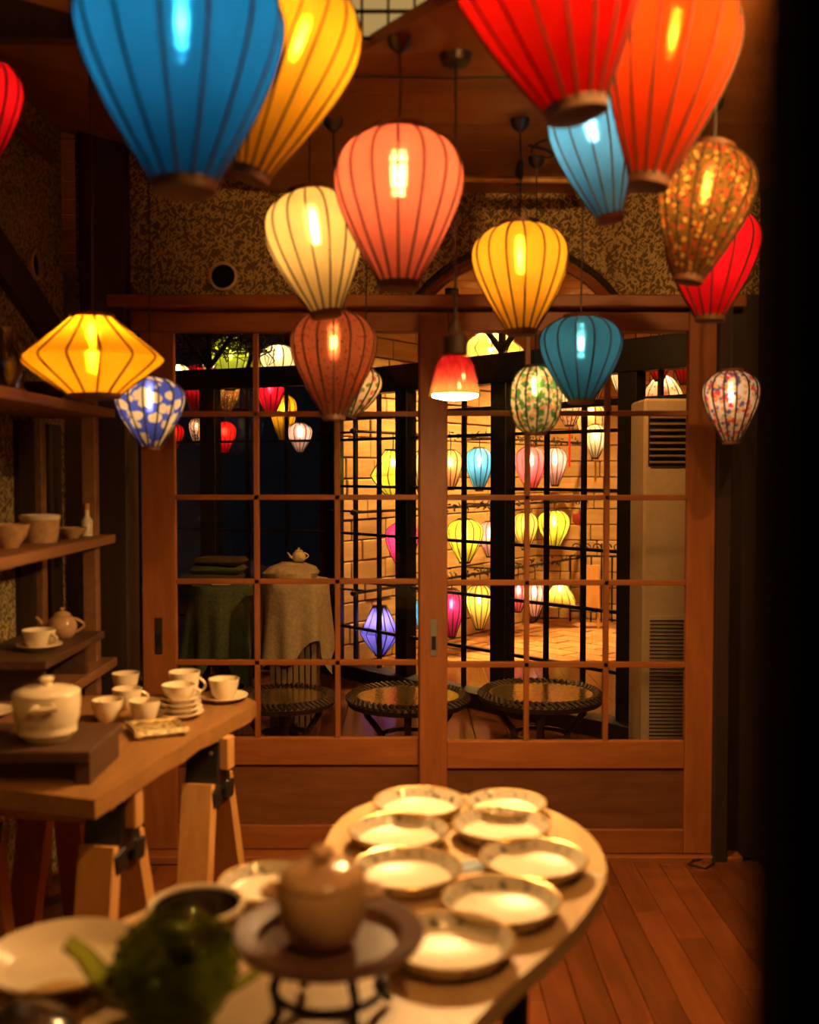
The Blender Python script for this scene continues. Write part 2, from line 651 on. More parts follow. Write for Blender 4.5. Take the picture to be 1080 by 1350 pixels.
# ---- the two sliding doors
def sliding_door(name, x0, x1, y, wl_, wr_, handle):
    d = struct(name, ((x0 + x1) / 2, y, 0))
    c = (x0 + x1) / 2
    zb, zk0, zk1, zg0, zg1, zt = .017, dz(1092), dz(1012), dz(976), dz(437), dz(412)
    th = .034
    obj('stile', MB().box((x0 + wl_ / 2 - c, 0, (zb + zt) / 2), (wl_, th, zt - zb), bev=.003), DOORWOOD_V, d)
    rs = obj('stile', MB().box((x1 - wr_ / 2 - c, 0, (zb + zt) / 2), (wr_, th, zt - zb), bev=.003), DOORWOOD_V, d)
    gx0, gx1 = x0 + wl_ - c, x1 - wr_ - c
    gm, gw = (gx0 + gx1) / 2, gx1 - gx0
    for a, b in ((zb, zk0), (zk1, zg0), (zg1, zt)):
        obj('rail', MB().box((gm, 0, (a + b) / 2), (gw, th - .004, b - a), bev=.003), DOORWOOD_H, d)
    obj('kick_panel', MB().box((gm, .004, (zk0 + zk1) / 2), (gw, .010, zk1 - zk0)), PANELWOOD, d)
    nx, nz = 3, 5
    mw = .019
    pxs = [gx0 + gw * i / nx for i in range(nx + 1)]
    pzs = [zg0] + [dz(q) for q in (876, 768, 656, 545)] + [zg1]
    for x in pxs[1:-1]:
        obj('muntin', MB().box((x, 0, (zg0 + zg1) / 2), (mw, .024, zg1 - zg0), bev=.002), DOORWOOD_V, d)
    for z in pzs[1:-1]:
        obj('muntin', MB().box((gm, -.001, z), (gw, .022, mw), bev=.002), DOORWOOD_H, d)
    for i in range(nx):
        for j in range(nz):
            obj('pane', MB().box(((pxs[i] + pxs[i + 1]) / 2, 0.003, (pzs[j] + pzs[j + 1]) / 2),
                                 (gw / nx - .004, .0015, pzs[j + 1] - pzs[j] - .004)), GLASS, d)
    hx, hm = handle
    hz = dz(840)
    h = obj('pull', MB().box((hx - c, -th / 2 - .001, hz), (.028, .006, .135), bev=.002), hm, d)
    obj('pull_recess', MB().box((hx - c, -th / 2 - .0045, hz - .018), (.016, .003, .05)), IRON if hm is STEEL else BLACKPLASTIC, h)
    return d


sliding_door('door_1', dx(183), dx(588), DY + .045, dx(228) - dx(183), .10, (dx(205), DARKWOOD))
sliding_door('door_2', dx(553), dx(944), DY, dx(590) - dx(553), dx(944) - dx(905), (dx(572), STEEL))

# ---- ceiling of the shop: boards across, open over the near left corner
cl = struct('ceiling')
CZ = 2.41


EA, EB = on_z(472, 60, CZ), on_z(597, 0, CZ)


def edge_x(y):                   # left edge of the flat ceiling near the camera
    if y >= EA.y: return -.46
    return EA.x + (EA.y - y) * (EB.x - EA.x) / (EA.y - EB.y)


y = 3.72
bw = .245
while y > 1.3:
    a, b = y - bw + .003, y
    xa, xb = edge_x(a), edge_x(b)
    if a < EA.y < b:
        xa = edge_x(a)
        xb = EA.x
    mb = MB()
    vs = [(xa, a, CZ), (1.27, a, CZ), (1.27, b, CZ), (xb, b, CZ)]
    vs += [(q[0], q[1], CZ + .03) for q in vs]
    if xa < 1.2:
        mb.add(vs, [(3, 2, 1, 0), (4, 5, 6, 7), (0, 1, 5, 4), (1, 2, 6, 5), (2, 3, 7, 6), (3, 0, 4, 7)])
        obj('plank', mb, CEILWOOD, cl)
    y -= bw
obj('ceiling_back', MB().box((.4, 3.12, CZ + .05), (1.7, 1.2, .02)), DARKWOOD, cl)
# the slope rising to the left wall
for i in range(6):
    b = 3.72 - i * bw
    a = b - bw + .003
    vs = [(-1.27, a, CZ + .225), (-.46, a, CZ), (-.46, b, CZ), (-1.27, b, CZ + .225)]
    vs += [(q[0], q[1], q[2] + .03) for q in vs]
    if a > 2.3:
        obj('plank', MB().add(vs, [(3, 2, 1, 0), (4, 5, 6, 7), (0, 1, 5, 4), (1, 2, 6, 5), (2, 3, 7, 6), (3, 0, 4, 7)]), CEILWOOD, cl)
tag(obj('ceiling_upper', MB().box((-.4, 1.6, 3.215), (1.8, 1.9, .03)), DARKWOOD), kind='structure')
# upper wall seen through the opening, with its lit paper lattice
uw = struct('wall_upper')
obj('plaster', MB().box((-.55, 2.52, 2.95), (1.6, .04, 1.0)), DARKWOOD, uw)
win2 = struct('window_2', (0, 2.46, 0))
lx, lz = [-.36 + .062 * i for i in range(9)], [2.43 + .062 * i for i in range(7)]
for i in range(8):
    for j in range(6):
        obj('pane', MB().box((lx[i] + .031, 0, lz[j] + .031), (.058, .004, .058)), LATTICEPAPER, win2)
for x in lx:
    obj('muntin', MB().box((x, -.006, 2.616), (.006, .012, .38)), DARKWOOD, win2)
for z in lz:
    obj('muntin', MB().box((-.112, -.006, z), (.502, .012, .006)), DARKWOOD, win2)

# ---- sunroom walls, ceiling and canopy
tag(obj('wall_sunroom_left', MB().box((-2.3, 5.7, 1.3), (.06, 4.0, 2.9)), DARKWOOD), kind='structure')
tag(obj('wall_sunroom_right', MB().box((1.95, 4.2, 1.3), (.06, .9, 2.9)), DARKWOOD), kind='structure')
cano = struct('ceiling_canopy')
for i in range(24):
    yy = 3.95 + i * .30
    obj('plank', MB().box((.6, yy, 2.74), (6.2, .288, .03), bev=.003), CANOPYWOOD, cano)

# ---- outer windows: two black steel screens meeting at a corner post
CORNER = Vector((-.53, 7.2, 0))
RIGHT_END = Vector((1.90, 4.60, 0))
LEFT_END = Vector((-1.90, 7.75, 0))


def s_on(px, A, B):
    """Distance from A along AB where the upright seen at px stands."""
    k = (px - 540) / F
    d = (B - A)
    t = (k * A.y - A.x) / (d.x - k * d.y)
    return t * d.length


def steel_window(name, A, B, posts, bars, rails, beam, transom, braces):
    ang = math.atan2(B.y - A.y, B.x - A.x)
    L = (B - A).length
    w = struct(name, A, (0, 0, ang))
    for s, wd in posts:
        hp_ = 2.72 if s < .04 else beam[1]
        obj('post', MB().box((s, 0, hp_ / 2), (wd, .09, hp_), bev=.003), BLACKSTEEL, w)
    for s in bars:
        obj('muntin', MB().box((s, 0, beam[0] / 2), (.018, .03, beam[0])), BLACKSTEEL, w)
    obj('beam', MB().box((L / 2, 0, (beam[0] + beam[1]) / 2), (L, .11, beam[1] - beam[0]), bev=.004), BLACKSTEEL, w)
    for z in rails:
        obj('muntin', MB().box((L / 2, -.002, z), (L, .026, .018)), BLACKSTEEL, w)
    if transom:
        obj('beam', MB().box((L / 2, 0, transom), (L, .05, .035)), BLACKSTEEL, w)
    obj('bottom_rail', MB().box((L / 2, -.04, .045), (L, .16, .09), bev=.004), BLACKSTEEL, w)
    for s in braces:
        for q in (-1, 1):
            obj('brace', MB().bar((s, -.01, beam[1] + .01), (s + q * .25, -.01, beam[1] + .30), .025, .025, (0, 1, 0)), BLACKSTEEL, w)
        obj('brace', MB().bar((s, -.01, beam[1]), (s, -.01, 2.72), .03, .03), BLACKSTEEL, w)
    ss = sorted([0] + [p[0] for p in posts] + list(bars) + [L])
    zs = [.09] + sorted(list(rails)) + [beam[0]]
    for s0, s1 in zip(ss[:-1], ss[1:]):
        if s1 - s0 < .06: continue
        for z0, z1 in zip(zs[:-1], zs[1:]):
            obj('pane', MB().box(((s0 + s1) / 2, 0, (z0 + z1) / 2), (s1 - s0 - .004, .002, z1 - z0 - .004)), GLASS, w)
        obj('pane', MB().box(((s0 + s1) / 2, 0, (beam[1] + 2.72) / 2), (s1 - s0 - .004, .002, 2.71 - beam[1])), GLASS, w)
    return w


SR = lambda px: s_on(px, CORNER, RIGHT_END)
SL = lambda px: s_on(px, LEFT_END, CORNER)
steel_window('window_3', CORNER, RIGHT_END,
             [(.0, .11), (SR(535), .11), (SR(663), .12), (SR(832), .115), (3.3, .10)],
             [SR(469), SR(500), SR(580), SR(612), SR(721), SR(770), SR(870)],
             [.335, .66, .985, 1.31, 1.63], (1.93, 2.10), 1.78, [SR(663)])
steel_window('window_4', LEFT_END, CORNER,
             [(.03, .10), (SL(278), .13)],
             [SL(327), SL(378)],
             [.335, .985, 1.63], (2.02, 2.16), None, [SL(278)])

# ---- courtyard: pavement, stone walls
pv = struct('pavement')
obj('bedding', MB().box((1.2, 9.0, -.06), (9, 8, .06)), MORTAR, pv)
pm = MB().box((0, 0, -.02), (.378, .178, .04), bev=.004).mesh('paver')
rowdir = math.radians(-47)
U, V = Vector((math.cos(rowdir), math.sin(rowdir), 0)), Vector((-math.sin(rowdir), math.cos(rowdir), 0))
cnt = 0
for i in range(-8, 10):
    for j in range(0, 17):
        p = Vector((.45, 6.35, 0)) + U * (.40 * (i + .5 * (j % 2))) + V * (.20 * (j + .3))
        pxx = 540 + F * p.x / p.y
        if 470 < pxx < 905 and cnt < 290:
            link('paver', pm, PAVER, pv, (p.x, p.y, -.004 - rnd.random() * .004), (0, 0, rowdir))
            cnt += 1


def stone_wall(name, A, B, H, courses, bl, seed):
    ang = math.atan2(B.y - A.y, B.x - A.x)
    L = (B - A).length
    w = struct(name, A, (0, 0, ang))
    obj('core', MB().box((L / 2, .09, H / 2), (L, .14, H)), MORTAR, w)
    r = random.Random(seed)
    ch = H / courses
    cache = {}
    for j in range(courses):
        x = -r.random() * bl
        while x < L:
            ln = bl * r.choice((.8, 1.0, 1.25))
            a, b = max(0, x), min(L, x + ln)
            x += ln
            if b - a < .06: continue
            key = round(b - a, 2)
            if key not in cache:
                cache[key] = MB().box((0, 0, 0), (key - .009, .06, ch - .009), bev=.006).mesh('stone_block')
            link('stone_block', cache[key], STONE, w, ((a + b) / 2, .012 + r.random() * .012, ch * (j + .5)))
    return w


WA0, WA1 = Vector((-.52, 7.32, 0)), Vector((1.22, 9.82, 0))
stone_wall('wall_court', WA0, WA1, 2.72, 18, .42, 4)
stone_wall('wall_court_end', Vector((1.2, 9.86, 0)), Vector((3.9, 9.35, 0)), 2.72, 18, .45, 9)


def wall_pt(px, off):
    """Point in front of the courtyard wall, off metres clear of it, seen at column px."""
    d = (WA1 - WA0).normalized()
    n = Vector((d.y, -d.x, 0))
    A = WA0 + n * off
    k = (px - 540) / F
    t = (k * A.y - A.x) / (d.x - k * d.y)
    return A + d * t


# ================================================================== LANTERNS
PROF = {
    'balloon': [(.40, 0), (.62, .04), (.82, .10), (.95, .18), (1.0, .27), (.985, .36), (.92, .47), (.82, .58), (.69, .70), (.54, .82), (.40, .92), (.30, 1.0)],
    'drop': [(.30, 0), (.60, .05), (.85, .13), (.98, .23), (1.0, .32), (.95, .43), (.85, .55), (.71, .67), (.56, .79), (.40, .90), (.26, 1.0)],
    'saucer': [(.30, 0), (.48, .14), (.68, .29), (.86, .42), (.97, .50), (1.0, .555), (.94, .62), (.76, .74), (.55, .87), (.36, 1.0)],
    'globe': [(.40, 0), (.66, .08), (.87, .2), (.98, .36), (1.0, .5), (.97, .64), (.87, .8), (.66, .93), (.42, 1.0)],
    'diamond': [(.34, 0), (.50, .12), (.70, .30), (.90, .46), (1.0, .55), (.86, .66), (.62, .80), (.40, .92), (.24, 1.0)],
    'umbrella': [(.10, 0), (.30, .10), (.52, .26), (.72, .46), (.88, .66), (1.0, .86), (.98, .93), (.5, .97), (.16, 1.0)],
}
MESHES = {}


def smooth_prof(kind, m):
    P = PROF[kind]
    out = []
    for i in range(len(P) - 1):
        p0, p1, p2, p3 = P[max(i - 1, 0)], P[i], P[i + 1], P[min(i + 2, len(P) - 1)]
        for k in range(m):
            t = k / m
            out.append(tuple(.5 * (2 * p1[c] + (p2[c] - p0[c]) * t + (2 * p0[c] - 5 * p1[c] + 4 * p2[c] - p3[c]) * t * t +
                                   (3 * p1[c] - p0[c] - 3 * p2[c] + p3[c]) * t ** 3) for c in (0, 1)))
    out.append(P[-1])
    return out


def lantern_meshes(kind, R, H, n, fine, rib):
    """Shade, one rib (or all of them joined when far off), rings and bulb, hung from z=0 downward."""
    key = (kind, round(R, 3), round(H, 3), n, fine, rib)
    if key in MESHES: return MESHES[key]
    prof = [(r * R, -z * H) for r, z in smooth_prof(kind, 2 if fine else 1)]
    sub = 4 if fine else 3
    half = PI / n

    def wob(t, i):
        q = (t % (2 * half)) - half
        flat = math.cos(half) / math.cos(q)
        return 1 - (1 - flat) * 1.12      # silk stretched flat, a little drawn in, between the ribs
    shade = MB().lathe(prof, n * sub, wob=wob).mesh('silk_shade', True)
    one = lambda k: [(r * math.cos(k * 2 * half), r * math.sin(k * 2 * half), z) for r, z in prof]
    if fine:
        ribs = MB().tube([(r + rib * .3, 0, z) for r, z in prof], rib, 5).mesh('rib', True)
    else:
        m = MB()
        for k in range(n): m.tube(one(k), rib, 3, False)
        ribs = m.mesh('rib_frame')
    rt, rb = prof[0][0], prof[-1][0]
    seg = 24 if fine else 12
    hh = .035 * H if fine else .03 * H
    top = MB().lathe([(rt * 1.06, -hh * .4), (rt * 1.06, hh), (rt * .72, hh), (rt * .72, -hh * .4)], seg, close=True).mesh('top_ring', True)
    bot = MB().lathe([(rb * 1.06, -H + hh * .4), (rb * 1.06, -H - hh), (rb * .9, -H - hh * 1.3), (.001, -H - hh * 1.3)], seg).mesh('bottom_ring', True)
    bl = min(.024, R * .22)
    zc = -H * .30
    br = min(.0085, R * .08)
    bulb = MB().lathe([(.0005, zc - bl), (br * .7, zc - bl * .8), (br, zc - bl * .3), (br, zc + bl * .4), (br * .6, zc + bl * .8), (.0005, zc + bl)], 8).mesh('bulb', True)
    so = zc + bl * .75
    sock = MB().lathe([(.001, 0.002), (.004, 0.002), (.004, so + bl * .7), (br * 1.2, so + bl * .7), (br * 1.2, so), (.001, so)], 8).mesh('socket', True)
    MESHES[key] = (shade, ribs, top, bot, bulb, sock)
    return MESHES[key]


def ceil_z(x, y):
    if y < 2.38 and x < edge_x(y): return 3.2
    return CZ + max(0, -.46 - x) * .225 / .81


BULBS = {}


def bulb_mat(col, st):
    key = (col, st)
    if key not in BULBS: BULBS[key] = emitter('bulb_glow', col, st)
    return BULBS[key]


WARM = (1.0, .58, .22)
WHITE = (1.0, .80, .55)


def lantern(label, kind, top, bot, w, D, mat, n=14, fine=True, power=1.0, glow=WARM, hang=None, tassel=None, group=None,
            point=None, rib=None, spin=None, name='silk_lantern', ringmat=None):
    """top and bot are the pixels of the two ends of its axis, w its greatest width in pixels, D its distance."""
    pt, pb = at(top[0], top[1], D), at(bot[0], bot[1], D)
    H = (pb - pt).length
    R = w / 2 * D / F
    tilt = -math.asin((pb.x - pt.x) / H)
    if not fine:                      # far lanterns: a few sizes shared
        R, H = round(R, 2), round(H, 2)
    rib = rib or (.0026 if fine else .0045)
    shade, ribs, tr, br, bu, so = lantern_meshes(kind, R, H, n, fine, rib)
    t = tag(empty(name, pt, (0, tilt, 0)), label, 'lantern', group)
    sp = spin if spin is not None else rnd.random() * PI
    link('silk_shade', shade, mat, t, rot=(0, 0, sp))
    if fine:
        for k in range(n):
            link('rib', ribs, RIBMAT, t, rot=(0, 0, sp + k * 2 * PI / n))
    else:
        link('rib_frame', ribs, RIBMAT, t, rot=(0, 0, sp))
    rm = ringmat or RINGMAT
    link('top_ring', tr, rm, t)
    link('bottom_ring', br, RIBMAT if not fine else rm, t)
    st = (BULB if fine else BULB_OUT) * power
    if power > 0:
        k = (R / .12) ** 2 * 1.0 if not fine else (R / .13) ** 2
        link('bulb', bu, bulb_mat(glow, round(st * max(.5, k), 1)), t)
    link('socket', so, BLACKPLASTIC, t)
    inv = Euler((0, tilt, 0)).to_matrix().inverted()
    hz = (ceil_z(pt.x, pt.y) if hang is None else hang) - pt.z
    if hz > .01:
        link('cord', MB().tube([(0, 0, 0), inv @ Vector((.004, 0, hz * .5)), inv @ Vector((0, 0, hz))], .0028 if fine else .004, 5).mesh('cord'), CORDMAT, t)
        if fine:
            e = inv @ Vector((0, 0, hz))
            link('ceiling_hook', MB().lathe([(.001, 0), (.028, 0), (.024, -.02), (.008, -.035), (.001, -.035)], 10, c=e).mesh('ceiling_hook', True), BLACKPLASTIC, t)
    if tassel:
        tl, tm = tassel
        m = MB()
        for k in range(7):
            a = 2 * PI * k / 7
            m.tube([(.002 * math.cos(a), .002 * math.sin(a), -H - .01), (.006 * math.cos(a), .006 * math.sin(a), -H - .04), (.007 * math.cos(a), .007 * math.sin(a), -H - tl)], .003, 4)
        tag(obj('tassel', m, tm, t), 'thin hanging tassel')
    return t


# ---- silks
S_BLUE = silk('silk_blue', (.010, .19, .52), .12)
S_BLUE_CLEAR = silk('silk_blue_sheer', (.07, .34, .52), .50)
S_SKY = silk('silk_sky', (.13, .50, .86), .08)
S_YELLOW = silk('silk_yellow', (.95, .50, .025), .09)
S_YELLOW_SHEER = silk('silk_yellow_sheer', (.95, .50, .035), .16)
S_GOLD = silk('silk_gold', (.95, .46, .012), .09)
S_CORAL = silk('silk_coral', (.95, .23, .15), .10)
S_CREAM = silk('silk_cream', (.92, .70, .30), .11)
S_SALMON = silk('silk_salmon', (.60, .17, .08), .40, (95, .26, [(.22, .05, .025)]))
S_RED = silk('silk_red', (.78, .012, .006), .08)
S_CRIMSON = silk('silk_crimson', (.80, .010, .03), .08)
S_ORANGE = silk('silk_orange', (.92, .085, .010), .10)
S_GOLDFLOWER = silk('silk_gold_flower', (.22, .11, .02), .08, (55, .30, [(.75, .42, .08), (.55, .05, .03), (.05, .04, .02)]))
S_FLORALRED = silk('silk_flower_red', (.82, .60, .42), .06, (38, .36, [(.70, .06, .06), (.12, .10, .20), (.75, .35, .08)]))
S_BLUECREAM = silk('silk_blue_cream', (.07, .09, .42), .10, (26, .40, [(.75, .52, .26), (.70, .46, .22)]))
S_FLORALGREEN = silk('silk_flower_green', (.90, .62, .26), .08, (36, .38, [(.10, .22, .04), (.85, .30, .10), (.16, .26, .05)]))
S_WHITEFLOWER = silk('silk_white_flower', (.88, .72, .50), .10, (34, .30, [(.80, .16, .14), (.20, .28, .08)]))
S_PINK = silk('silk_pink', (.95, .20, .22), .06)
S_PALEPINK = silk('silk_pale_pink', (.95, .55, .50), .06)
S_MAGENTA = silk('silk_magenta', (.80, .06, .26), .06)
S_LIME = silk('silk_lime', (.78, .72, .06), .06)
S_GREEN = silk('silk_green', (.34, .40, .04), .07)
S_LEMON = silk('silk_lemon', (.95, .72, .12), .06)
S_IVORY = silk('silk_ivory', (.95, .80, .48), .06)
S_PEACH = silk('silk_peach', (.95, .55, .18), .06)
S_VIOLET = silk('silk_violet', (.14, .12, .70), .08)
S_STRIPED = silk('silk_striped', (.95, .60, .36), .06, (40, .3, [(.80, .12, .06)]))
S_TASSELRED = plain('tassel_red', (.70, .03, .015), .8)
S_TASSELYEL = plain('tassel_yellow', (.80, .45, .05), .8)

RIB2 = .003
# (label, profile, top px, bottom px, width px, distance, silk, ribs, power, glow)
lantern('huge blue silk lantern hanging highest at the top left, cut by the frame', 'balloon', (236, -62), (243, 243), 266, 1.62, S_BLUE, 14, power=.65, glow=WHITE, rib=.003)
lantern('bright yellow lantern tilted behind the huge blue lantern', 'balloon', (420, -18), (333, 228), 158, 2.15, S_YELLOW, 16, power=1.2)
lantern('coral pink silk lantern in the upper middle, overlapping the cream lantern', 'balloon', (526, 174), (526, 374), 168, 2.40, S_CORAL, 16, power=1.1, rib=RIB2)
lantern('cream white lantern with brown ribs, just left of the coral lantern', 'balloon', (407, 254), (430, 412), 130, 2.70, S_CREAM, 16, power=1.0)
lantern('sheer salmon mottled lantern directly below the cream lantern', 'drop', (440, 409), (440, 548), 112, 2.95, S_SALMON, 16, power=.5)
lantern('golden yellow lantern hanging in front of the arched fanlight', 'balloon', (685, 297), (688, 436), 126, 2.95, S_YELLOW_SHEER, 16, power=1.0)
lantern('deep red lantern at top centre right, cut by the frame', 'balloon', (700, -168), (759, 142), 262, 1.70, S_RED, 16, power=.7)
lantern('orange red lantern at top right, in front of the smaller blue one', 'balloon', (902, -34), (856, 236), 168, 2.05, S_ORANGE, 14, power=1.0, rib=RIB2)
lantern('light blue lantern squeezed under the two red lanterns', 'balloon', (770, 120), (804, 286), 112, 2.72, S_SKY, 14, power=.7, glow=WHITE)
lantern('dark gold flower-print lantern below the orange red lantern', 'balloon', (942, 196), (908, 366), 124, 2.36, S_GOLDFLOWER, 16, power=1.3)
lantern('crimson lantern half hidden behind the gold flower-print lantern', 'balloon', (940, 276), (936, 418), 122, 2.80, S_CRIMSON, 14, power=.9)
lantern('small flower-patterned lantern right of the sliding doors', 'balloon', (964, 490), (964, 582), 72, 3.25, S_FLORALRED, 14, power=.7, glow=WHITE)
lantern('wide amber saucer-shaped lantern above the left shelves', 'saucer', (121, 418), (124, 521), 182, 2.65, S_GOLD, 14, power=.85, rib=RIB2)
lantern('small blue and cream print lantern right of the saucer lantern', 'drop', (197, 497), (199, 590), 90, 2.95, S_BLUECREAM, 14, power=.8, glow=WHITE)
lantern('red lantern cut off by the left picture edge', 'balloon', (-22, 78), (-24, 220), 98, 2.40, S_CRIMSON, 14, power=.9)
lantern('round green flower-print lantern hanging under the golden lantern', 'globe', (706, 484), (706, 570), 68, 3.30, S_FLORALGREEN, 14, power=1.2, glow=WHITE)
lantern('sheer dusty blue lantern beside the golden lantern, glass lights showing through', 'balloon', (766, 419), (766, 528), 108, 3.20, S_BLUE_CLEAR, 14, power=.45, glow=WHITE)
lantern('white flower-print lantern tilted behind the salmon lantern', 'balloon', (482, 484), (462, 548), 56, 3.45, S_WHITEFLOWER, 14, power=.6)

# ---- courtyard lanterns, along the stone wall
G_WALL = 'lanterns hanging along the courtyard stone wall'
ROD_OFF = .42


def wl_lantern(label, kind, x0, x1, y0, y1, mat, n=12, off=ROD_OFF, hang=None, **kw):
    p = wall_pt((x0 + x1) / 2, off)
    c = (x0 + x1) / 2
    zt = at(c, y0, p.y).z
    if hang is None:
        hang = min([z for z in RODS if z > zt + .01] + [2.70])
    kw.setdefault('glow', WHITE)
    return lantern(label, kind, (c, y0), (c, y1), x1 - x0, p.y, mat, n, fine=False, hang=hang, group=G_WALL, **kw)


RODS = [.60, 1.14, 1.68]
wl_lantern('peach lantern in the top row, left of the sky blue one', 'balloon', 576, 612, 594, 645, S_PEACH)
wl_lantern('sky blue lantern in the top row along the stone wall', 'balloon', 614, 650, 591, 646, S_SKY, power=1.3)
wl_lantern('rose pink lantern in the top row, right of the dark post', 'balloon', 679, 721, 590, 645, S_PINK)
wl_lantern('white lantern with pink tint beside the rose pink one', 'balloon', 716, 748, 591, 640, S_PALEPINK, off=.30)
wl_lantern('lime yellow lantern in the middle row, left of the dark post', 'balloon', 590, 636, 685, 741, S_LIME)
wl_lantern('pale pink lantern in the middle row, against the dark post', 'balloon', 630, 662, 688, 734, S_PALEPINK, off=.25)
wl_lantern('lemon yellow lantern in the middle row behind a door bar', 'balloon', 676, 710, 676, 724, S_LEMON)
wl_lantern('yellow green lantern in the middle row, widest of its row', 'balloon', 709, 752, 673, 722, S_LIME, off=.36)
wl_lantern('red pink lantern at the right end of the middle row', 'balloon', 745, 782, 667, 720, S_PINK, off=.30, tassel=(.22, S_TASSELRED))
wl_lantern('red lantern with pale top in the bottom row beside the door stile', 'balloon', 578, 613, 777, 838, S_MAGENTA)
wl_lantern('glowing ivory lantern in the bottom row, second from the door stile', 'balloon', 614, 651, 771, 829, S_LEMON, power=1.2)
wl_lantern('pale red lantern in the bottom row behind the dark post', 'balloon', 668, 698, 766, 806, S_PINK, off=.22)
wl_lantern('pink lantern in the bottom row, next to the umbrella-shaped one', 'balloon', 690, 720, 765, 813, S_PALEPINK, off=.50)
wl_lantern('yellow umbrella-shaped lantern in the bottom row', 'umbrella', 716, 761, 766, 801, S_LEMON, off=.42)
wl_lantern('lime diamond lantern at the left end of the stone wall', 'diamond', 488, 548, 594, 655, S_LIME)
wl_lantern('magenta lantern behind the left steel post', 'balloon', 508, 553, 690, 747, S_MAGENTA)
wl_lantern('violet blue diamond lantern low at the left end of the wall', 'diamond', 474, 528, 800, 862, S_VIOLET, power=1.4)
wl_lantern('ivory lantern peeking left of the door stile, top row', 'balloon', 540, 572, 596, 648, S_IVORY, off=.25)
wl_lantern('teal lantern peeking left of the door stile, bottom row', 'balloon', 543, 575, 790, 835, S_SKY, off=.25)
G_HIGH = 'lanterns hanging from the courtyard canopy'


def hi(label, kind, x0, x1, y0, y1, D, mat, n=12, **kw):
    c = (x0 + x1) / 2
    kw.setdefault('glow', WHITE)
    return lantern(label, kind, (c, y0), (c, y1), x1 - x0, D, mat, n, fine=False, hang=2.725, group=G_HIGH, **kw)


hi('wide yellow lantern above the beam, under the golden lantern', 'saucer', 606, 690, 434, 486, 7.3, S_LEMON)
hi('yellow lantern seen through the top of the sheer blue lantern', 'globe', 742, 806, 420, 470, 7.6, S_LEMON)
hi('yellow lantern under the beam behind the sheer blue lantern', 'balloon', 732, 764, 466, 518, 8.2, S_PEACH)
hi('peach pink lantern under the beam, right of the sheer blue one', 'balloon', 766, 802, 464, 527, 7.9, S_PEACH)
hi('ivory lantern beside the right steel post, below the beam', 'balloon', 806, 836, 478, 524, 7.8, S_IVORY)
hi('deep red lantern above the air conditioner', 'balloon', 850, 888, 452, 502, 6.4, S_RED)
hi('dark red lantern at the right edge above the air conditioner', 'balloon', 886, 918, 452, 506, 6.6, S_RED)
hi('cream lantern with red print just over the air conditioner', 'umbrella', 846, 902, 492, 530, 7.6, S_STRIPED)
hi('yellow green lantern peeking left of the air conditioner', 'balloon', 846, 868, 508, 548, 8.2, S_LIME)
hi('striped bell lantern with a long red tassel', 'balloon', 730, 772, 512, 560, 8.4, S_STRIPED, tassel=(.34, S_TASSELRED))
hi('amber lantern beside the long red tassel', 'globe', 760, 800, 532, 576, 9.0, S_PEACH)
hi('small cream lantern pointed down below the amber one', 'drop', 770, 800, 560, 603, 8.7, S_IVORY, tassel=(.2, S_TASSELYEL))
hi('dim rose lantern left of the flower-print globe', 'balloon', 656, 690, 508, 566, 8.6, S_PINK, power=.6)
G_LEFT = 'lanterns in the dark left court'


def lf(label, kind, x0, x1, y0, y1, D, mat, n=12, **kw):
    c = (x0 + x1) / 2
    kw.setdefault('glow', WHITE)
    return lantern(label, kind, (c, y0), (c, y1), x1 - x0, D, mat, n, fine=False, hang=2.725, group=G_LEFT, **kw)


lf('large olive green lantern above the beam at left', 'balloon', 279, 328, 445, 512, 8.3, S_GREEN, power=.9)
lf('ivory globe lantern above the beam', 'globe', 342, 393, 456, 490, 8.6, S_IVORY, power=.8)
lf('rose lantern right of the ivory globe', 'balloon', 391, 424, 458, 510, 8.8, S_MAGENTA, power=.8)
lf('flat ivory lantern at the far left above the beam', 'globe', 217, 252, 481, 506, 8.8, S_IVORY, power=.8)
lf('crimson lantern hanging across the beam at left', 'balloon', 242, 270, 482, 542, 9.2, S_CRIMSON, power=.9)
lf('white flower lantern between crimson and olive lanterns', 'balloon', 267, 298, 472, 515, 9.6, S_FLORALRED, power=.8)
lf('small lime lantern behind the olive green one', 'balloon', 330, 358, 472, 530, 9.4, S_LIME, power=.5)
lf('brown flower lantern with pointed tip under the beam', 'drop', 284, 316, 490, 545, 9.0, S_GOLDFLOWER, power=1.6)
lf('crimson lantern touching the yellow pointed one', 'balloon', 339, 374, 496, 547, 9.0, S_CRIMSON, power=.9)
lf('tall yellow lantern overlapping the crimson one', 'balloon', 357, 391, 521, 582, 9.4, S_GOLD, power=.9)
lf('pale pink lantern lowest beside the yellow one', 'drop', 380, 411, 558, 596, 8.5, S_PALEPINK, power=.8)
lf('small multicoloured lantern left of the left steel post', 'balloon', 249, 270, 552, 585, 8.9, S_FLORALRED, power=.9)
lf('red lantern lowest beside the left steel post', 'balloon', 281, 311, 556, 598, 8.8, S_RED, power=1.2)
lf('faint red lantern at the far left edge of the door glass', 'balloon', 220, 242, 560, 592, 9.4, S_RED, power=.6)
lf('amber lantern under the beam near the door stile', 'balloon', 506, 538, 486, 538, 8.6, S_PEACH, power=.8)

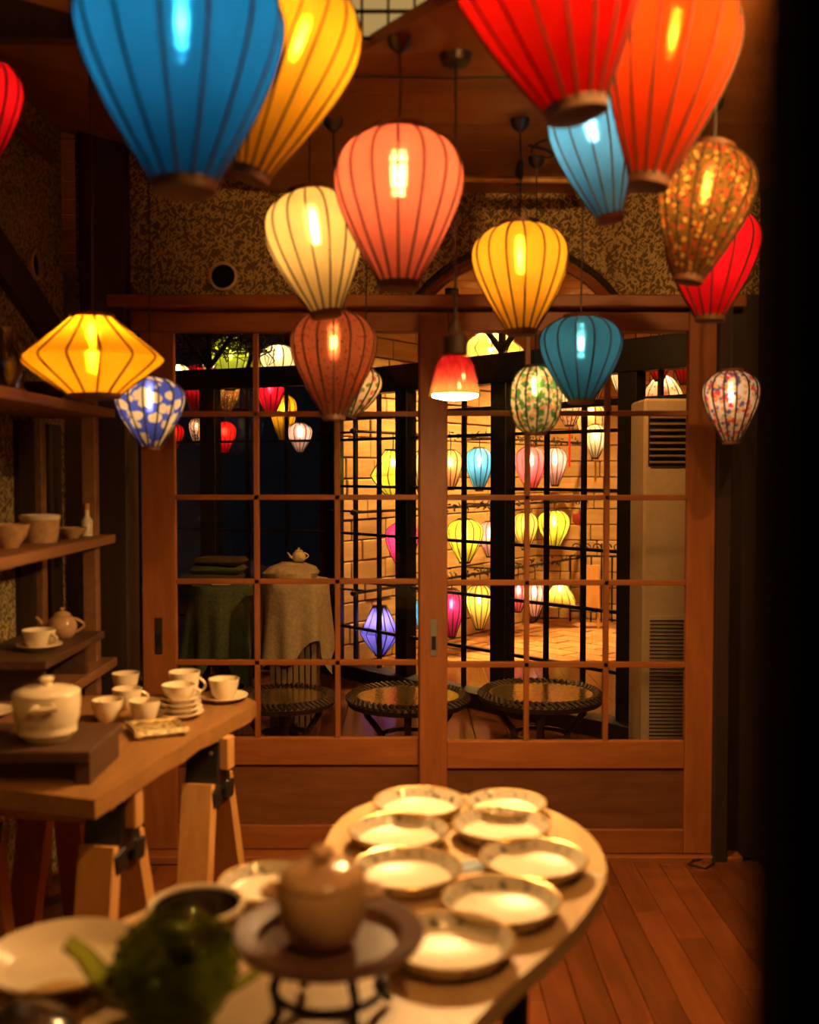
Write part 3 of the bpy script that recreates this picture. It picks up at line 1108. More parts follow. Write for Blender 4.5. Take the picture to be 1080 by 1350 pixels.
# ---- rods along the stone wall with their twig garlands
wd = (WA1 - WA0).normalized()
wn = Vector((wd.y, -wd.x, 0))
for z, nm in zip(RODS, ('lowest', 'middle', 'topmost')):
    a, b = wall_pt(466, ROD_OFF), wall_pt(800, ROD_OFF)
    rod = thing('lantern_rod', nm + ' black rod along the stone wall carrying lanterns', 'rod', (a.x, a.y, z), group='rods of the stone wall')
    d = b - a
    obj('pole', MB().tube([(0, 0, 0), d], .011, 6), IRON, rod)
    obj('end_knob', MB().lathe([(.001, -.022), (.02, -.012), (.024, 0), (.02, .012), (.001, .022)], 10), IRON, rod, True)
    for q in (.04, .5, .96):
        p = d * q
        obj('bracket', MB().tube([p, p - wn * (ROD_OFF + .02)], .008, 5), IRON, rod)
    m = MB()
    for k in range(130):
        p = d * (.25 + .75 * rnd.random()) + Vector((rnd.gauss(0, .012), rnd.gauss(0, .012), rnd.gauss(.008, .018)))
        q = Vector((rnd.gauss(0, 1), rnd.gauss(0, 1), rnd.gauss(0, 1))).normalized() * .035
        m.tube([p, p + q], [.009, .002], 3, False)
    tag(obj('twig_garland', m, LEAFMAT, rod), kind='stuff')

# twigs under the left canopy
m = MB()
for k in range(170):
    p = at(rnd.uniform(222, 345), rnd.uniform(436, 470), rnd.uniform(7.82, 8.0))
    p.z = max(p.z, 2.3)
    q = [p]
    for j in range(3):
        q.append(q[-1] + Vector((rnd.gauss(0, .10), rnd.gauss(0, .05), rnd.gauss(.02, .08))))
    m.tube(q, [.006, .005, .004, .002], 3, False)
tw = tag(obj('bare_twigs', m, LEAFMAT), 'tangle of bare twigs under the dark left canopy', 'twigs', kind='stuff')

# ---- spotlights added to brighten the stone wall
for k, tt in enumerate((.55, 1.35, 2.3)):
    p = WA0 + wd * tt + wn * .62
    sp = thing('added_canopy_spot', ('first', 'second', 'third')[k] + ' added fill spotlight under the canopy, counted along the stone wall', 'spotlight', (p.x, p.y, 2.72))
    obj('can', MB().lathe([(.001, 0), (.05, 0), (.05, -.10), (.042, -.10), (.042, -.03), (.001, -.03)], 16), BLACKSTEEL, sp, True)
    obj('bulb', MB().lathe([(.038, -.05), (.03, -.06), (.001, -.065)], 10), emitter('added_wash_glow', (1, .56, .17), FILL_WASH), sp, True)

up = thing('added_uplight', 'added floodlight on a post, unseen at the far right, brightening the canopy', 'lamp', (2.75, 7.7, 0))  # lamp added out of view to brighten the canopy underside
obj('post', MB().tube([(0, 0, 0), (0, 0, 1.72)], .025, 8), BLACKSTEEL, up)
obj('can', MB().lathe([(.001, 1.72), (.07, 1.72), (.08, 1.86), (.072, 1.86), (.06, 1.75), (.001, 1.75)], 20), BLACKSTEEL, up, True)
obj('bulb', MB().lathe([(.001, 1.80), (.055, 1.795), (.055, 1.78), (.001, 1.775)], 16), emitter('added_flood_glow', (1, .50, .15), FILL_FLOOD), up, True)

# ---- iron fence before the end wall
fp0, fp1 = at(752, 780, 9.62), at(905, 780, 9.42)
fn = thing('iron_fence', 'low black wrought iron fence with scrolls along the far court wall', 'fence', (fp0.x, fp0.y, 0), math.atan2(fp1.y - fp0.y, fp1.x - fp0.x))
FL = (fp1 - fp0).length
for z in (.10, .62):
    obj('rail', MB().box((FL / 2, 0, z), (FL, .02, .02)), IRON, fn)
nb = 11
for i in range(nb + 1):
    x = FL * i / nb
    obj('baluster', MB().tube([(x, 0, 0), (x, 0, .74 if i % 2 else .62)], .009, 5), IRON, fn)
    if i < nb:
        cx = x + FL / nb / 2
        pts = [(cx + (.045 - .035 * t / 10) * math.cos(t * .75), 0, .70 + (.045 - .035 * t / 10) * math.sin(t * .75)) for t in range(11)]
        obj('scroll', MB().tube(pts, .006, 4), IRON, fn)
# a spoked wheel leaning by the umbrella lantern, and the pale board behind it
p = wall_pt(704, .10)
wh = thing('cart_wheel', 'thin spoked iron wheel standing at the foot of the stone wall', 'wheel', (p.x, p.y, .0), math.atan2(wd.y, wd.x))
RW = .17
obj('tyre', MB().tube([(RW * math.cos(t * PI / 12), 0, RW + RW * math.sin(t * PI / 12)) for t in range(25)], .012, 6), IRON, wh, True)
for k in range(6):
    a = k * PI / 3
    obj('spoke', MB().tube([(0, 0, RW), (RW * math.cos(a), 0, RW + RW * math.sin(a))], .005, 4), IRON, wh)
p = on_z(776, 826, 0.0)
bd = thing('menu_board', 'pale wooden board standing before the iron fence', 'board', (p.x, p.y - .10, 0))
obj('board', MB().box((0, .02, .36), (.17, .02, .42), (-.12, 0, 0), bev=.004), PINE, bd)
for q in (-1, 1):
    obj('leg', MB().bar((q * .07, 0, 0), (q * .07, .03, .3), .02, .02), PINE, bd)

# ================================================================== SUNROOM FURNITURE
TABLETOP = plain('table_glass', (.78, .60, .30), .09, .85, noise=.2, scale=45, bump=.10)


def wicker_table(label, px, py, w, D):
    c = at(px, py, D)
    R = w / 2 * D / F
    z = c.z
    t = thing('wicker_table', label, 'table', (c.x, c.y, 0), rnd.random(), 'round wicker tables in the sunroom')
    m = MB()
    for k in range(56):                     # braided rim
        a0_, a1_ = 2 * PI * k / 56, 2 * PI * (k + 1.5) / 56
        m.tube([((R - .05) * math.cos(a0_), (R - .05) * math.sin(a0_), z - .006), ((R - .025) * math.cos((a0_ + a1_) / 2), (R - .025) * math.sin((a0_ + a1_) / 2), z + .008),
                (R * math.cos(a1_), R * math.sin(a1_), z - .014)], .009, 5)
    obj('braided_rim', m, RATTAN, t)
    obj('skirt', MB().lathe([(R - .055, z - .004), (R - .01, z - .006), (R, z - .02), (R - .01, z - .045), (R - .06, z - .05)], 40), RATTAN, t, True)
    m = MB()
    for k in range(-9, 10):
        x = k * (R - .05) / 9.5
        h = math.sqrt(max(0, (R - .05) ** 2 - x * x))
        m.box((x, 0, z - .012), (.022, 2 * h, .006))
    obj('woven_panel', m, RATTAN, t)
    tag(obj('glass_top', MB().lathe([(.001, z - .002), (R - .055, z - .002), (R - .055, z - .008)], 40), TABLETOP, t), 'reflective round glass inlay')
    for k in range(4):
        a = PI / 4 + k * PI / 2
        ca, sa = math.cos(a), math.sin(a)
        r1 = R * .72
        pts = [(r1 * ca, r1 * sa, z - .045), (r1 * .93 * ca, r1 * .93 * sa, z - .10), (r1 * .62 * ca, r1 * .62 * sa, z - .19), (r1 * .55 * ca, r1 * .55 * sa, z * .35), (r1 * .8 * ca, r1 * .8 * sa, .02), (r1 * .95 * ca, r1 * .95 * sa, .012)]
        obj('leg', MB().tube(pts, .016, 7), RATTAN, t, True)
    rr = R * .45
    obj('stretcher_ring', MB().tube([(rr * math.cos(k * PI / 12), rr * math.sin(k * PI / 12), z * .35) for k in range(25)], .012, 6), RATTAN, t, True)
    return t


wicker_table('dark round wicker table nearest the cream draped stand', 374, 917, 140, 5.05)
wicker_table('round wicker table with yellow reflection, behind the meeting stile', 538, 916, 164, 5.0)
wicker_table('round wicker table with red and gold reflection, by the window', 713, 912, 166, 5.0)

# floor-standing air conditioner
ac = thing('air_conditioner', 'tall beige floor-standing air conditioner with black louvres', 'air conditioner', (at(880, 900, 4.85).x + .01, 4.98, 0))
aw = 60 * 4.85 / F
zt = at(878, 524, 4.85).z
obj('body', MB().box((0, .08, zt / 2), (aw + .02, .30, zt), bev=.012), ACMAT, ac)
z1, z0 = at(878, 546, 4.85).z, at(878, 614, 4.85).z
obj('louvre_recess', MB().box((0, -.07, (z0 + z1) / 2), (aw - .02, .008, z1 - z0)), ACDARK, ac)
for k in range(8):
    obj('slat', MB().box((0, -.078, z0 + (z1 - z0) * (k + .5) / 8), (aw - .03, .016, .010), (-.35, 0, 0)), plain('ac_slat', (.16, .10, .055), .4) if k == 0 else bpy.data.materials['ac_slat'], ac)
z3 = at(878, 812, 4.85).z
obj('intake_grille', MB().box((0, -.071, z3 / 2 + .04), (aw - .03, .006, z3 - .1)), ACMAT, ac)
m = MB()
for k in range(int((z3 - .1) / .018)):
    m.box((0, -.0755, .1 + k * .018), (aw - .05, .004, .006))
obj('intake_slots', m, ACDARK, ac)


# draped stands at the left
def drape(R1, R2, z0, z1, folds, amp, n=96, seed=0, hem=.03, sx=1.0, rows=9, topflat=True):
    """A cloth lying over a stand: flat on top, hanging in folds that deepen to an uneven hem."""
    r = random.Random(seed)
    ph = [r.random() * 6.28 for _ in range(4)]
    m = MB()
    vs, fs = [], []
    prof = [(.0, 0)] + [(R1 * .5, 0), (R1 * .9, -.005), (R1, -.02)]
    for i in range(1, rows + 1):
        prof.append((R1 + (R2 - R1) * i / rows, -.02 - (z1 - z0 - .02) * i / rows))
    mrows = len(prof)
    for i, (rr, z) in enumerate(prof):
        g = max(0, (i - 3)) / rows
        for k in range(n):
            t = 2 * PI * k / n
            w = math.sin(folds * t + ph[0]) * .6 + math.sin((folds * .6 // 1) * t + ph[1] + i * .15) * .4
            q = rr * (1 + amp * g * w)
            hz = hem * (math.sin(3 * t + ph[2]) + .6 * math.sin(5 * t + ph[3])) * g
            bump_ = .012 * math.sin(5 * t + ph[1]) * math.sin(i * 1.7) if i < 4 else 0
            vs.append((q * math.cos(t) * sx, q * math.sin(t), z1 + z + hz + bump_))
    for i in range(mrows - 1):
        for k in range(n):
            k2 = (k + 1) % n
            fs.append((i * n + k, i * n + k2, (i + 1) * n + k2, (i + 1) * n + k))
    m.add(vs, fs)
    return m


def slat_stand(label, c, w, d, h, nsl):
    t = thing('slatted_stand', label, 'stand', c)
    obj('top', MB().box((0, 0, h - .012), (w, d, .024), bev=.003), SHELFWOOD, t)
    obj('base', MB().box((0, 0, .03), (w, d, .06)), SHELFWOOD, t)
    ms = MB().box((0, 0, (h - .03) / 2 + .02), (w / nsl * .72, .014, h - .08)).mesh('slat')
    for k in range(nsl):
        for q in (-1, 1):
            link('slat', ms, wood_pale, t, (-w / 2 + w * (k + .5) / nsl, q * (d / 2 - .01), 0))
    for q in (-1, 1):
        obj('side_panel', MB().box((q * (w / 2 - .008), 0, h / 2), (.014, d - .04, h - .06)), SHELFWOOD, t)
    return t


wood_pale = wood('pale_slat', (.30, .20, .11), (.42, .30, .17), 'z', .7, vary=.1)
pc = at(390, 905, 5.5)
ZC = at(390, 762, 5.5).z
slat_stand('pale slatted wooden stand under the cream linen', (pc.x, 5.5, 0), .25, .25, ZC - .006, 8)
lin = tag(obj('linen_cloth', drape(.185, .20, at(390, 862, 5.5).z, ZC, 9, .15, seed=5, hem=.07), LINEN, smooth=True, loc=(pc.x, 5.5, .004)), 'cream linen cloth draped in folds over the slatted stand', 'cloth')
pile = tag(obj('linen_bundle', MB().lathe([(.001, .085), (.06, .08), (.12, .06), (.15, .03), (.14, 0), (.001, 0)], 40, wob=lambda t, i: 1 + .12 * math.sin(3 * t + i) + .06 * math.sin(7 * t + 2 * i)), LINEN, smooth=True, loc=(pc.x - .02, 5.51, ZC + .004)), 'crumpled cream linen bundle lying on the draped stand', 'cloth')

pg = at(292, 900, 5.75)
ZG = at(292, 768, 5.75).z
gt = thing('side_table', 'tall side table hidden under the dark green cloth', 'table', (pg.x, 5.75, 0))
obj('tabletop', MB().box((0, 0, ZG - .02), (.24, .24, .024), bev=.003), DARKWOOD, gt)
for q in (-1, 1):
    for r_ in (-1, 1):
        obj('leg', MB().box((q * .10, r_ * .10, (ZG - .03) / 2), (.03, .03, ZG - .03)), DARKWOOD, gt)
tag(obj('green_cloth', drape(.18, .225, at(292, 884, 5.75).z, ZG, 10, .20, seed=11, hem=.07), GREENCLOTH, smooth=True, loc=(pg.x, 5.75, .002)), 'dark green cloth hanging in folds over the side table', 'cloth')
zz = ZG + .012
for k, (w_, lab) in enumerate(((.31, 'lowest'), (.29, 'middle'), (.27, 'top'))):
    m = MB()
    m.box((0, 0, .022), (w_, .2, .042), bev=.018)
    o = tag(obj('folded_cloth', m, DARKCLOTH if k != 1 else GREENCLOTH, smooth=True, loc=(pg.x - .02 + .012 * k, 5.74, zz), rot=(0, 0, .1 - .12 * k)), lab + ' folded brown cloth of the pile on the green-covered table', 'cloth', 'folded cloths on the side table')
    zz += .045
tag(obj('price_card', MB().box((0, 0, .02), (.10, .003, .035), (-.25, 0, 0)), PAPERCARD, loc=(pg.x + .03, 5.60, ZG + .0)), 'small cream card leaning before the folded cloths', 'card')


def lathe_thing(name, prof, n=32, mat=CREAMCER, parent=None, **kw):
    return obj(name, MB().lathe(prof, n, **kw), mat, parent, True)


def handle_pts(r, z0, z1, out, n=9):
    return [(r + out * math.sin(PI * k / (n - 1)), 0, z0 + (z1 - z0) * k / (n - 1)) for k in range(n)]


def cup(label, loc, r=.042, h=.055, mat=CREAMCER, rot=0, handle=True, group='cream cups on the bench'):
    t = thing('cup', label, 'cup', loc, rot, group)
    lathe_thing('bowl', [(.001, 0), (r * .55, 0), (r * .6, .004), (r * .78, h * .25), (r * .9, h * .6), (r, h), (r * .95, h), (r * .84, h * .6), (r * .7, h * .25), (.001, .008)], 28, mat, t)
    if handle:
        obj('handle', MB().tube(handle_pts(r * .82, h * .25, h * .85, r * .55), r * .09, 6), mat, t, True)
    return t


def saucer(label, loc, r=.07, mat=CREAMCER, group='cream saucers on the bench'):
    o = lathe_thing('saucer', [(.001, .002), (r * .5, .002), (r * .55, 0), (r * .62, .004), (r, .016), (r, .019), (r * .6, .008), (.001, .006)], 32, mat)
    o.location = loc
    return tag(o, label, 'saucer', group)


def teapot(label, loc, r, mat, rot=0, name='teapot'):
    t = thing(name, label, 'teapot', loc, rot)
    h = r * 1.5
    lathe_thing('body', [(.001, 0), (r * .6, 0), (r * .9, h * .2), (r, h * .5), (r * .86, h * .82), (r * .55, h), (.001, h)], 28, mat, t)
    l = lathe_thing('lid', [(r * .58, h), (r * .5, h * 1.1), (r * .2, h * 1.18), (.001, h * 1.19)], 24, mat, t)
    lathe_thing('knob', [(.001, h * 1.17), (r * .1, h * 1.18), (r * .17, h * 1.27), (r * .1, h * 1.34), (.001, h * 1.35)], 16, mat, l)
    obj('handle', MB().tube(handle_pts(r * .8, h * .22, h * .85, r * .62), r * .1, 7), mat, t, True)
    obj('spout', MB().tube([(-r * .8, 0, h * .35), (-r * 1.25, 0, h * .5), (-r * 1.45, 0, h * .75), (-r * 1.7, 0, h * .92)], [r * .24, r * .17, r * .13, r * .1], 8), mat, t, True)
    return t


teapot('small white teapot on top of the cream linen bundle', (pc.x + .02, 5.5, ZC + .088), .038, CREAMCER, .4)

# ================================================================== LEFT SHELVES, BENCH
su = thing('shelf_unit', 'open wooden shelves with slim post against the left wallpaper', 'shelf', (-1.10, 2.75, 0))


def shelf_board(px, py, D, y0, depth, th, xw=.24):
    p = at(px, py, D)
    return p


SX1 = -.985                                # front edges of the shelves
SHELF = {}
for nm, z, x1, y0, y1 in (('high', at(147, 540, 3.45).z, SX1, 2.2, 3.44), ('mid', at(155, 704, 3.43).z, SX1, 2.2, 3.43), ('low', at(158, 866, 3.43).z, SX1, 2.3, 3.43)):
    SHELF[nm] = z
    obj('shelf_board', MB().box(((x1 - 1.245) / 2 + 1.10, (y0 + y1) / 2 - 2.75, z - .015), (x1 + 1.245, y1 - y0, .03), bev=.003), SHELFWOOD, su)
obj('post', MB().box((at(120, 700, 3.36).x + 1.10, 3.36 - 2.75, .83), (.045, .045, 1.66), bev=.003), SHELFWOOD, su)
obj('post', MB().box((-1.235 + 1.10, 3.42 - 2.75, .83), (.03, .045, 1.66), bev=.003), SHELFWOOD, su)
obj('post', MB().box((-1.22 + 1.10, 2.25 - 2.75, .83), (.045, .045, 1.66), bev=.003), SHELFWOOD, su)
# step riser standing on the low shelf
zr = at(135, 832, 3.2).z
rs = thing('shelf_riser', 'small dark step stand carrying a cup and teapot on the shelf', 'stand', (-1.10, 2.95, SHELF['low']))
hr = zr - SHELF['low']
obj('top_board', MB().box((0.02, 0, hr - .012), (.24, .52, .024), bev=.003), DARKWOOD_Y, rs)
for q in (-.17, .2):
    obj('support', MB().box((0, q, (hr - .024) / 2), (.2, .03, hr - .024)), DARKWOOD_Y, rs)
# things on the shelves
zz = SHELF['mid']


def bowl(label, loc, r, h, mat, cat='bowl', group=None, name='bowl'):
    o = lathe_thing(name, [(.001, 0), (r * .45, 0), (r * .5, .006), (r * .82, h * .45), (r, h), (r * .94, h), (r * .76, h * .45), (r * .4, .012), (.001, .012)], 32, mat)
    o.location = loc
    return tag(o, label, cat, group)


p = on_z(8, 716, zz); bowl('dark streaked bowl at the left end of the middle shelf', (-1.10, 2.80, zz), .058, .065, STONEWARE)
o = thing('planter', 'square-shouldered glazed pot between bowl and bottle on the shelf', 'pot', (-1.095, 3.03, zz))
lathe_thing('body', [(.001, 0), (.048, 0), (.054, .03), (.056, .075), (.048, .075), (.046, .02), (.001, .02)], 24, STONEWARE, o)
lathe_thing('rim', [(.057, .068), (.06, .078), (.054, .082), (.05, .076)], 24, CREAMCER, o)
bowl('small shallow dish at the right end of the middle shelf', (-1.06, 3.21, zz), .046, .034, STONEWARE, 'dish', name='dish')
t = thing('glass_bottle', 'tiny glass bottle with cork beside the shallow dish', 'bottle', (-1.05, 3.33, zz))
lathe_thing('body', [(.001, 0), (.018, 0), (.019, .05), (.008, .065), (.008, .085), (.001, .085)], 16, CREAMCER, t)
lathe_thing('cork', [(.001, .085), (.0085, .085), (.009, .105), (.001, .106)], 12, PINE, t)
zz = zr
p = at(43, 838, 2.93)
saucer('saucer under the lone cup on the step stand', (-1.04, 2.86, zz), .062, group=None)
cup('wide cream cup with handle on the step stand', (-1.04, 2.86, zz + .008), .046, .05, rot=-.4, group=None)
teapot('brown glazed teapot beside the cup on the step stand', (-1.05, 3.08, zz), .045, STONEWARE, .1)
saucer('pale saucer on the low shelf below the step stand', (-1.08, 2.58, SHELF['low']), .07, group=None)
o = thing('tall_jug', 'dark tall jug standing on the high shelf', 'jug', (-1.13, 2.85, SHELF['high']))
lathe_thing('body', [(.001, 0), (.05, 0), (.065, .06), (.05, .13), (.032, .17), (.038, .19), (.03, .188), (.001, .15)], 24, DARKCER, o)
obj('handle', MB().tube(handle_pts(.045, .07, .17, .035), .006, 6), DARKCER, o, True)
bowl('dark bowl beside the tall jug on the high shelf', (-1.10, 3.12, SHELF['high']), .07, .06, DARKCER)

# ---- live-edge bench on two sawhorses
BZ = .74
pts = []
for px, py in ((338, 925), (330, 934), (305, 946), (282, 960), (262, 968), (240, 985), (215, 997), (190, 1014), (165, 1030), (140, 1046), (125, 1055)):
    p = on_z(px, py, BZ)
    pts.append((p.x, p.y))
poly = pts + [(-.86, 2.14), (-1.19, 2.16), (-1.19, 3.02), (-.8, 3.07), (-.5, 3.05)]
be = thing('bench', 'long live-edge wooden bench slab holding cream crockery', 'bench', (-.8, 2.6, BZ - .04))
m = MB().prism([(x + .8, y - 2.6) for x, y in poly], 0, .04)
obj('slab', m, BENCHWOOD, be)


def sawhorse(label, x1, x0, y):
    t = thing('sawhorse', label, 'sawhorse', ((x0 + x1) / 2, y, 0), -.24, 'sawhorses under the bench')
    L = x1 - x0
    top = BZ - .04
    obj('crossbeam', MB().box((0, 0, top - .045), (L, .04, .088), bev=.003), PINE, t)
    for sx in (-1, 1):
        bx = sx * (L / 2 - .07)
        b = obj('bracket', MB().add(
            [(bx - .045, -.05, top - .145), (bx + .045, -.05, top - .145), (bx + .045, .05, top - .145), (bx - .045, .05, top - .145),
             (bx - .045, -.027, top - .012), (bx + .045, -.027, top - .012), (bx + .045, .027, top - .012), (bx - .045, .027, top - .012)],
            [(3, 2, 1, 0), (4, 5, 6, 7), (0, 1, 5, 4), (1, 2, 6, 5), (2, 3, 7, 6), (3, 0, 4, 7)]), BLACKPLASTIC, t)
        obj('bracket_jaw', MB().box((bx, -.042, top - .155), (.098, .05, .05), (.16, 0, 0), bev=.004).box((bx, .042, top - .155), (.098, .05, .05), (-.16, 0, 0), bev=.004), BLACKPLASTIC, b)
        for q in (-.026, .026):
            obj('screw', MB().lathe([(.001, 0), (.006, 0), (.005, .003), (.001, .004)], 8), STEEL, b, loc=(bx + q, -.036, top - .04), rot=(PI / 2, 0, 0))
        for sy in (-1, 1):
            obj('leg', MB().bar((bx, sy * .05, top - .12), (bx + sx * .02, sy * .17, .0), .085, .038, (0, sy, .2)), PINE, t)
    return t


sawhorse('far pine sawhorse with black brackets, nearest the sliding doors', -.47, -1.08, 2.80)
sawhorse('near pine sawhorse with black brackets, at the cut end of the bench', -.60, -1.12, 2.34)

# low riser with the big pot
lr = thing('low_stand', 'low dark wooden stand under the cream lidded pot', 'stand', (-.90, 2.28, BZ))
LH = .075
obj('top_board', MB().box((0, 0, LH - .012), (.44, .25, .024), bev=.003), DARKWOOD_Y, lr)
for q in (-1, 1):
    obj('support', MB().box((q * .20, 0, (LH - .024) / 2), (.03, .22, LH - .024)), DARKWOOD_Y, lr)
p = on_z(58, 978, BZ + LH)
pot = thing('lidded_pot', 'cream lidded casserole pot on the low dark stand', 'pot', (p.x, p.y + .02, BZ + LH))
r = .073
lathe_thing('body', [(.001, 0), (r * .62, 0), (r * .8, .015), (r * .95, .05), (r, .085), (r * .98, .105), (r * .9, .105), (r * .88, .02), (.001, .02)], 40, CREAMCER, pot)
l = lathe_thing('lid', [(r * 1.0, .106), (r * .98, .109), (r * .75, .116), (r * .3, .122), (.001, .123)], 36, CREAMCER, pot)
lathe_thing('knob', [(.001, .120), (.012, .122), (.011, .128), (.017, .136), (.012, .141), (.001, .142)], 16, CREAMCER, l)
for a in (-1.3, 1.84):
    obj('handle', MB().tube([(.052 * math.cos(a + q) * r / .055, .052 * math.sin(a + q) * r / .055 - .0, .088) for q in (-.35, -.2)] +
                            [((r + .02) * math.cos(a + q), (r + .02) * math.sin(a + q), .086) for q in (-.25, 0, .25)] +
                            [(.052 * math.cos(a + q) * r / .055, .052 * math.sin(a + q) * r / .055, .088) for q in (.2, .35)], .007, 7), CREAMCER, pot, True)

# crockery on the bench


def bench_pt(px, py): return on_z(px, py, BZ)


for px, py, lab in ((166, 912, 'cream cup farthest back in the cluster on the bench'),
                    (142, 950, 'cream cup at the front left of the cluster on the bench'),
                    (168, 934, 'cream cup in the middle of the cluster on the bench'),
                    (191, 951, 'cream cup at the front right of the cluster, beside the saucers')):
    p = bench_pt(px, py)
    cup(lab, (p.x, p.y, BZ), .042, .058, rot=2.4 if px == 142 else .3, handle=px != 166)
p = bench_pt(238, 946)
for k in range(4):
    saucer(('lowest', 'second', 'third', 'topmost')[k] + ' cream saucer of the stack beside the cup cluster', (p.x, p.y, BZ + .014 * k), .062 - .003 * k)
cup('cream cup sitting on the stack of saucers', (p.x - .004, p.y, BZ + .05), .046, .042, rot=-.2)
p2 = bench_pt(240, 928)
cup('cream cup just behind the stack of saucers', (p2.x, p2.y + .035, BZ), .046, .088, rot=-.1)
p = bench_pt(297, 922)
saucer('cream saucer at the far tip of the bench', (p.x, p.y - .02, BZ), .07)
cup('cream cup on its saucer at the far tip of the bench', (p.x, p.y - .02, BZ + .008), .045, .058, rot=1.6)
p = bench_pt(207, 966)
DISHPAT = silk('dish_print', (.5, .36, .12), 0, (90, .3, [(.12, .08, .03)]))
ty = thing('square_dish', 'square patterned dish in front of the cups on the bench', 'dish', (p.x, p.y, BZ), .45)
DISHMAT = plain('mottled_dish', (.42, .30, .12), .25, noise=.7, scale=70)
obj('base', MB().box((0, 0, .006), (.12, .12, .012), bev=.003), DISHMAT, ty)
m = MB()
for q in (-1, 1):
    m.box((q * .06, 0, .014), (.014, .135, .012), (0, -q * .5, 0)).box((0, q * .06, .014), (.135, .014, .012), (q * .5, 0, 0))
obj('rim', m, DISHMAT, ty)

# ================================================================== FRONT TABLE
TZ = .72
tp = []
for px, py in ((600, 1047), (650, 1050), (700, 1058), (750, 1078), (785, 1105), (802, 1140), (795, 1172), (765, 1215), (725, 1255), (680, 1293), (620, 1352)):
    p = on_z(px, py, TZ)
    tp.append((p.x, p.y))
tp += [(-.02, 1.08), (-.16, .86), (-.36, .80), (-.56, .88), (-.66, 1.05), (-.62, 1.28), (-.50, 1.48), (-.36, 1.66)]
for px, py in ((400, 1150), (428, 1112), (440, 1086), (475, 1060), (530, 1049)):
    p = on_z(px, py, TZ)
    tp.append((p.x, p.y))
# round the outline off
def chaikin(P):
    out = []
    for i in range(len(P)):
        a, b = P[i], P[(i + 1) % len(P)]
        out += [(a[0] * .75 + b[0] * .25, a[1] * .75 + b[1] * .25), (a[0] * .25 + b[0] * .75, a[1] * .25 + b[1] * .75)]
    return out
tb = thing('oval_table', 'pale oval wooden table laid with round plates', 'table', (0, 1.5, 0))
obj('tabletop', MB().prism([(x, y - 1.5) for x, y in chaikin(tp)], TZ - .03, TZ), TABLEWOOD, tb)
for x, y in ((.17, 1.62), (.10, 2.0), (-.48, 1.25), (-.2, .98)):
    obj('leg', MB().tube([(x, y - 1.5, TZ - .03), (x, y - 1.5, 0)], [.024, .016], 8), DARKWOOD, tb, True)
obj('apron', MB().bar((.15, .14, TZ - .06), (-.2, -.5, TZ - .06), .03, .06), DARKWOOD, tb)


def rim_mat():
    m, nt, out = newmat('rim_print')
    b = N(nt, 'ShaderNodeBsdfPrincipled'); b.inputs['Roughness'].default_value = .15
    tc = N(nt, 'ShaderNodeTexCoord')
    vo = N(nt, 'ShaderNodeTexVoronoi'); vo.inputs['Scale'].default_value = 62
    nz = N(nt, 'ShaderNodeTexNoise'); nz.inputs['Scale'].default_value = 40
    nt.links.new(tc.outputs['Object'], vo.inputs['Vector'])
    nt.links.new(tc.outputs['Object'], nz.inputs['Vector'])
    mx = N(nt, 'ShaderNodeMath', operation='ADD')
    nt.links.new(vo.outputs['Distance'], mx.inputs[0]); nt.links.new(nz.outputs['Fac'], mx.inputs[1])
    r = ramp(nt, [(.55, (.12, .11, .10)), (.72, (.34, .30, .22)), (.95, (.60, .53, .40))])
    nt.links.new(mx.outputs[0], r.inputs[0])
    nt.links.new(r.outputs[0], b.inputs['Base Color'])
    nt.links.new(b.outputs[0], out.inputs[0])
    return m


RIMPRINT = rim_mat()
GILT = plain('gilt_edge', (.62, .40, .14), .25, .4)
PR = .092
pw = MB().lathe([(.001, .008), (PR * .74, .008), (PR * .80, .0115), (PR * .80, .005), (PR * .6, .003), (PR * .56, 0), (PR * .5, .002), (.001, .003)], 40).mesh('well', True)
pr_ = MB().lathe([(PR * .80, .0115), (PR * .90, .022), (PR * .985, .030), (PR * .985, .027), (PR * .88, .015), (PR * .80, .005)], 40).mesh('rim', True)
pe = MB().tube([(PR * math.cos(k * PI / 20), PR * math.sin(k * PI / 20), .0285) for k in range(41)], .0026, 5).mesh('gilt_edge', True)


def plate(label, px, py, s=1.0, tilt=(0, 0)):
    p = on_z(px, py, TZ + .022)
    t = thing('plate', label, 'plate', (p.x, p.y, TZ), rnd.random() * 6, 'round plates on the oval table')
    t.scale = (s, s, s)
    link('well', pw, PLATEWHITE, t)
    tag(link('rim', pr_, RIMPRINT, t), 'grey patterned rim')
    link('gilt_edge', pe, GILT, t)
    return t


plate('rimmed plate at the far left end of the oval table', 553, 1060)
plate('smaller rimmed plate at the far right end of the table', 667, 1059, .88)
plate('rimmed plate in the second row, left column', 526, 1098)
plate('rimmed plate in the second row, right column', 661, 1090)
plate('rimmed plate in the third row, just right of the clay pot', 536, 1148)
plate('rimmed plate in the third row, right column near the table edge', 703, 1135)
plate('largest looking rimmed plate, fourth row in the right column', 661, 1190)
plate('rimmed plate closest to the camera, touching the dark tray', 592, 1244)
plate('plate alone on the left, behind the clay pot', 356, 1164, .9)

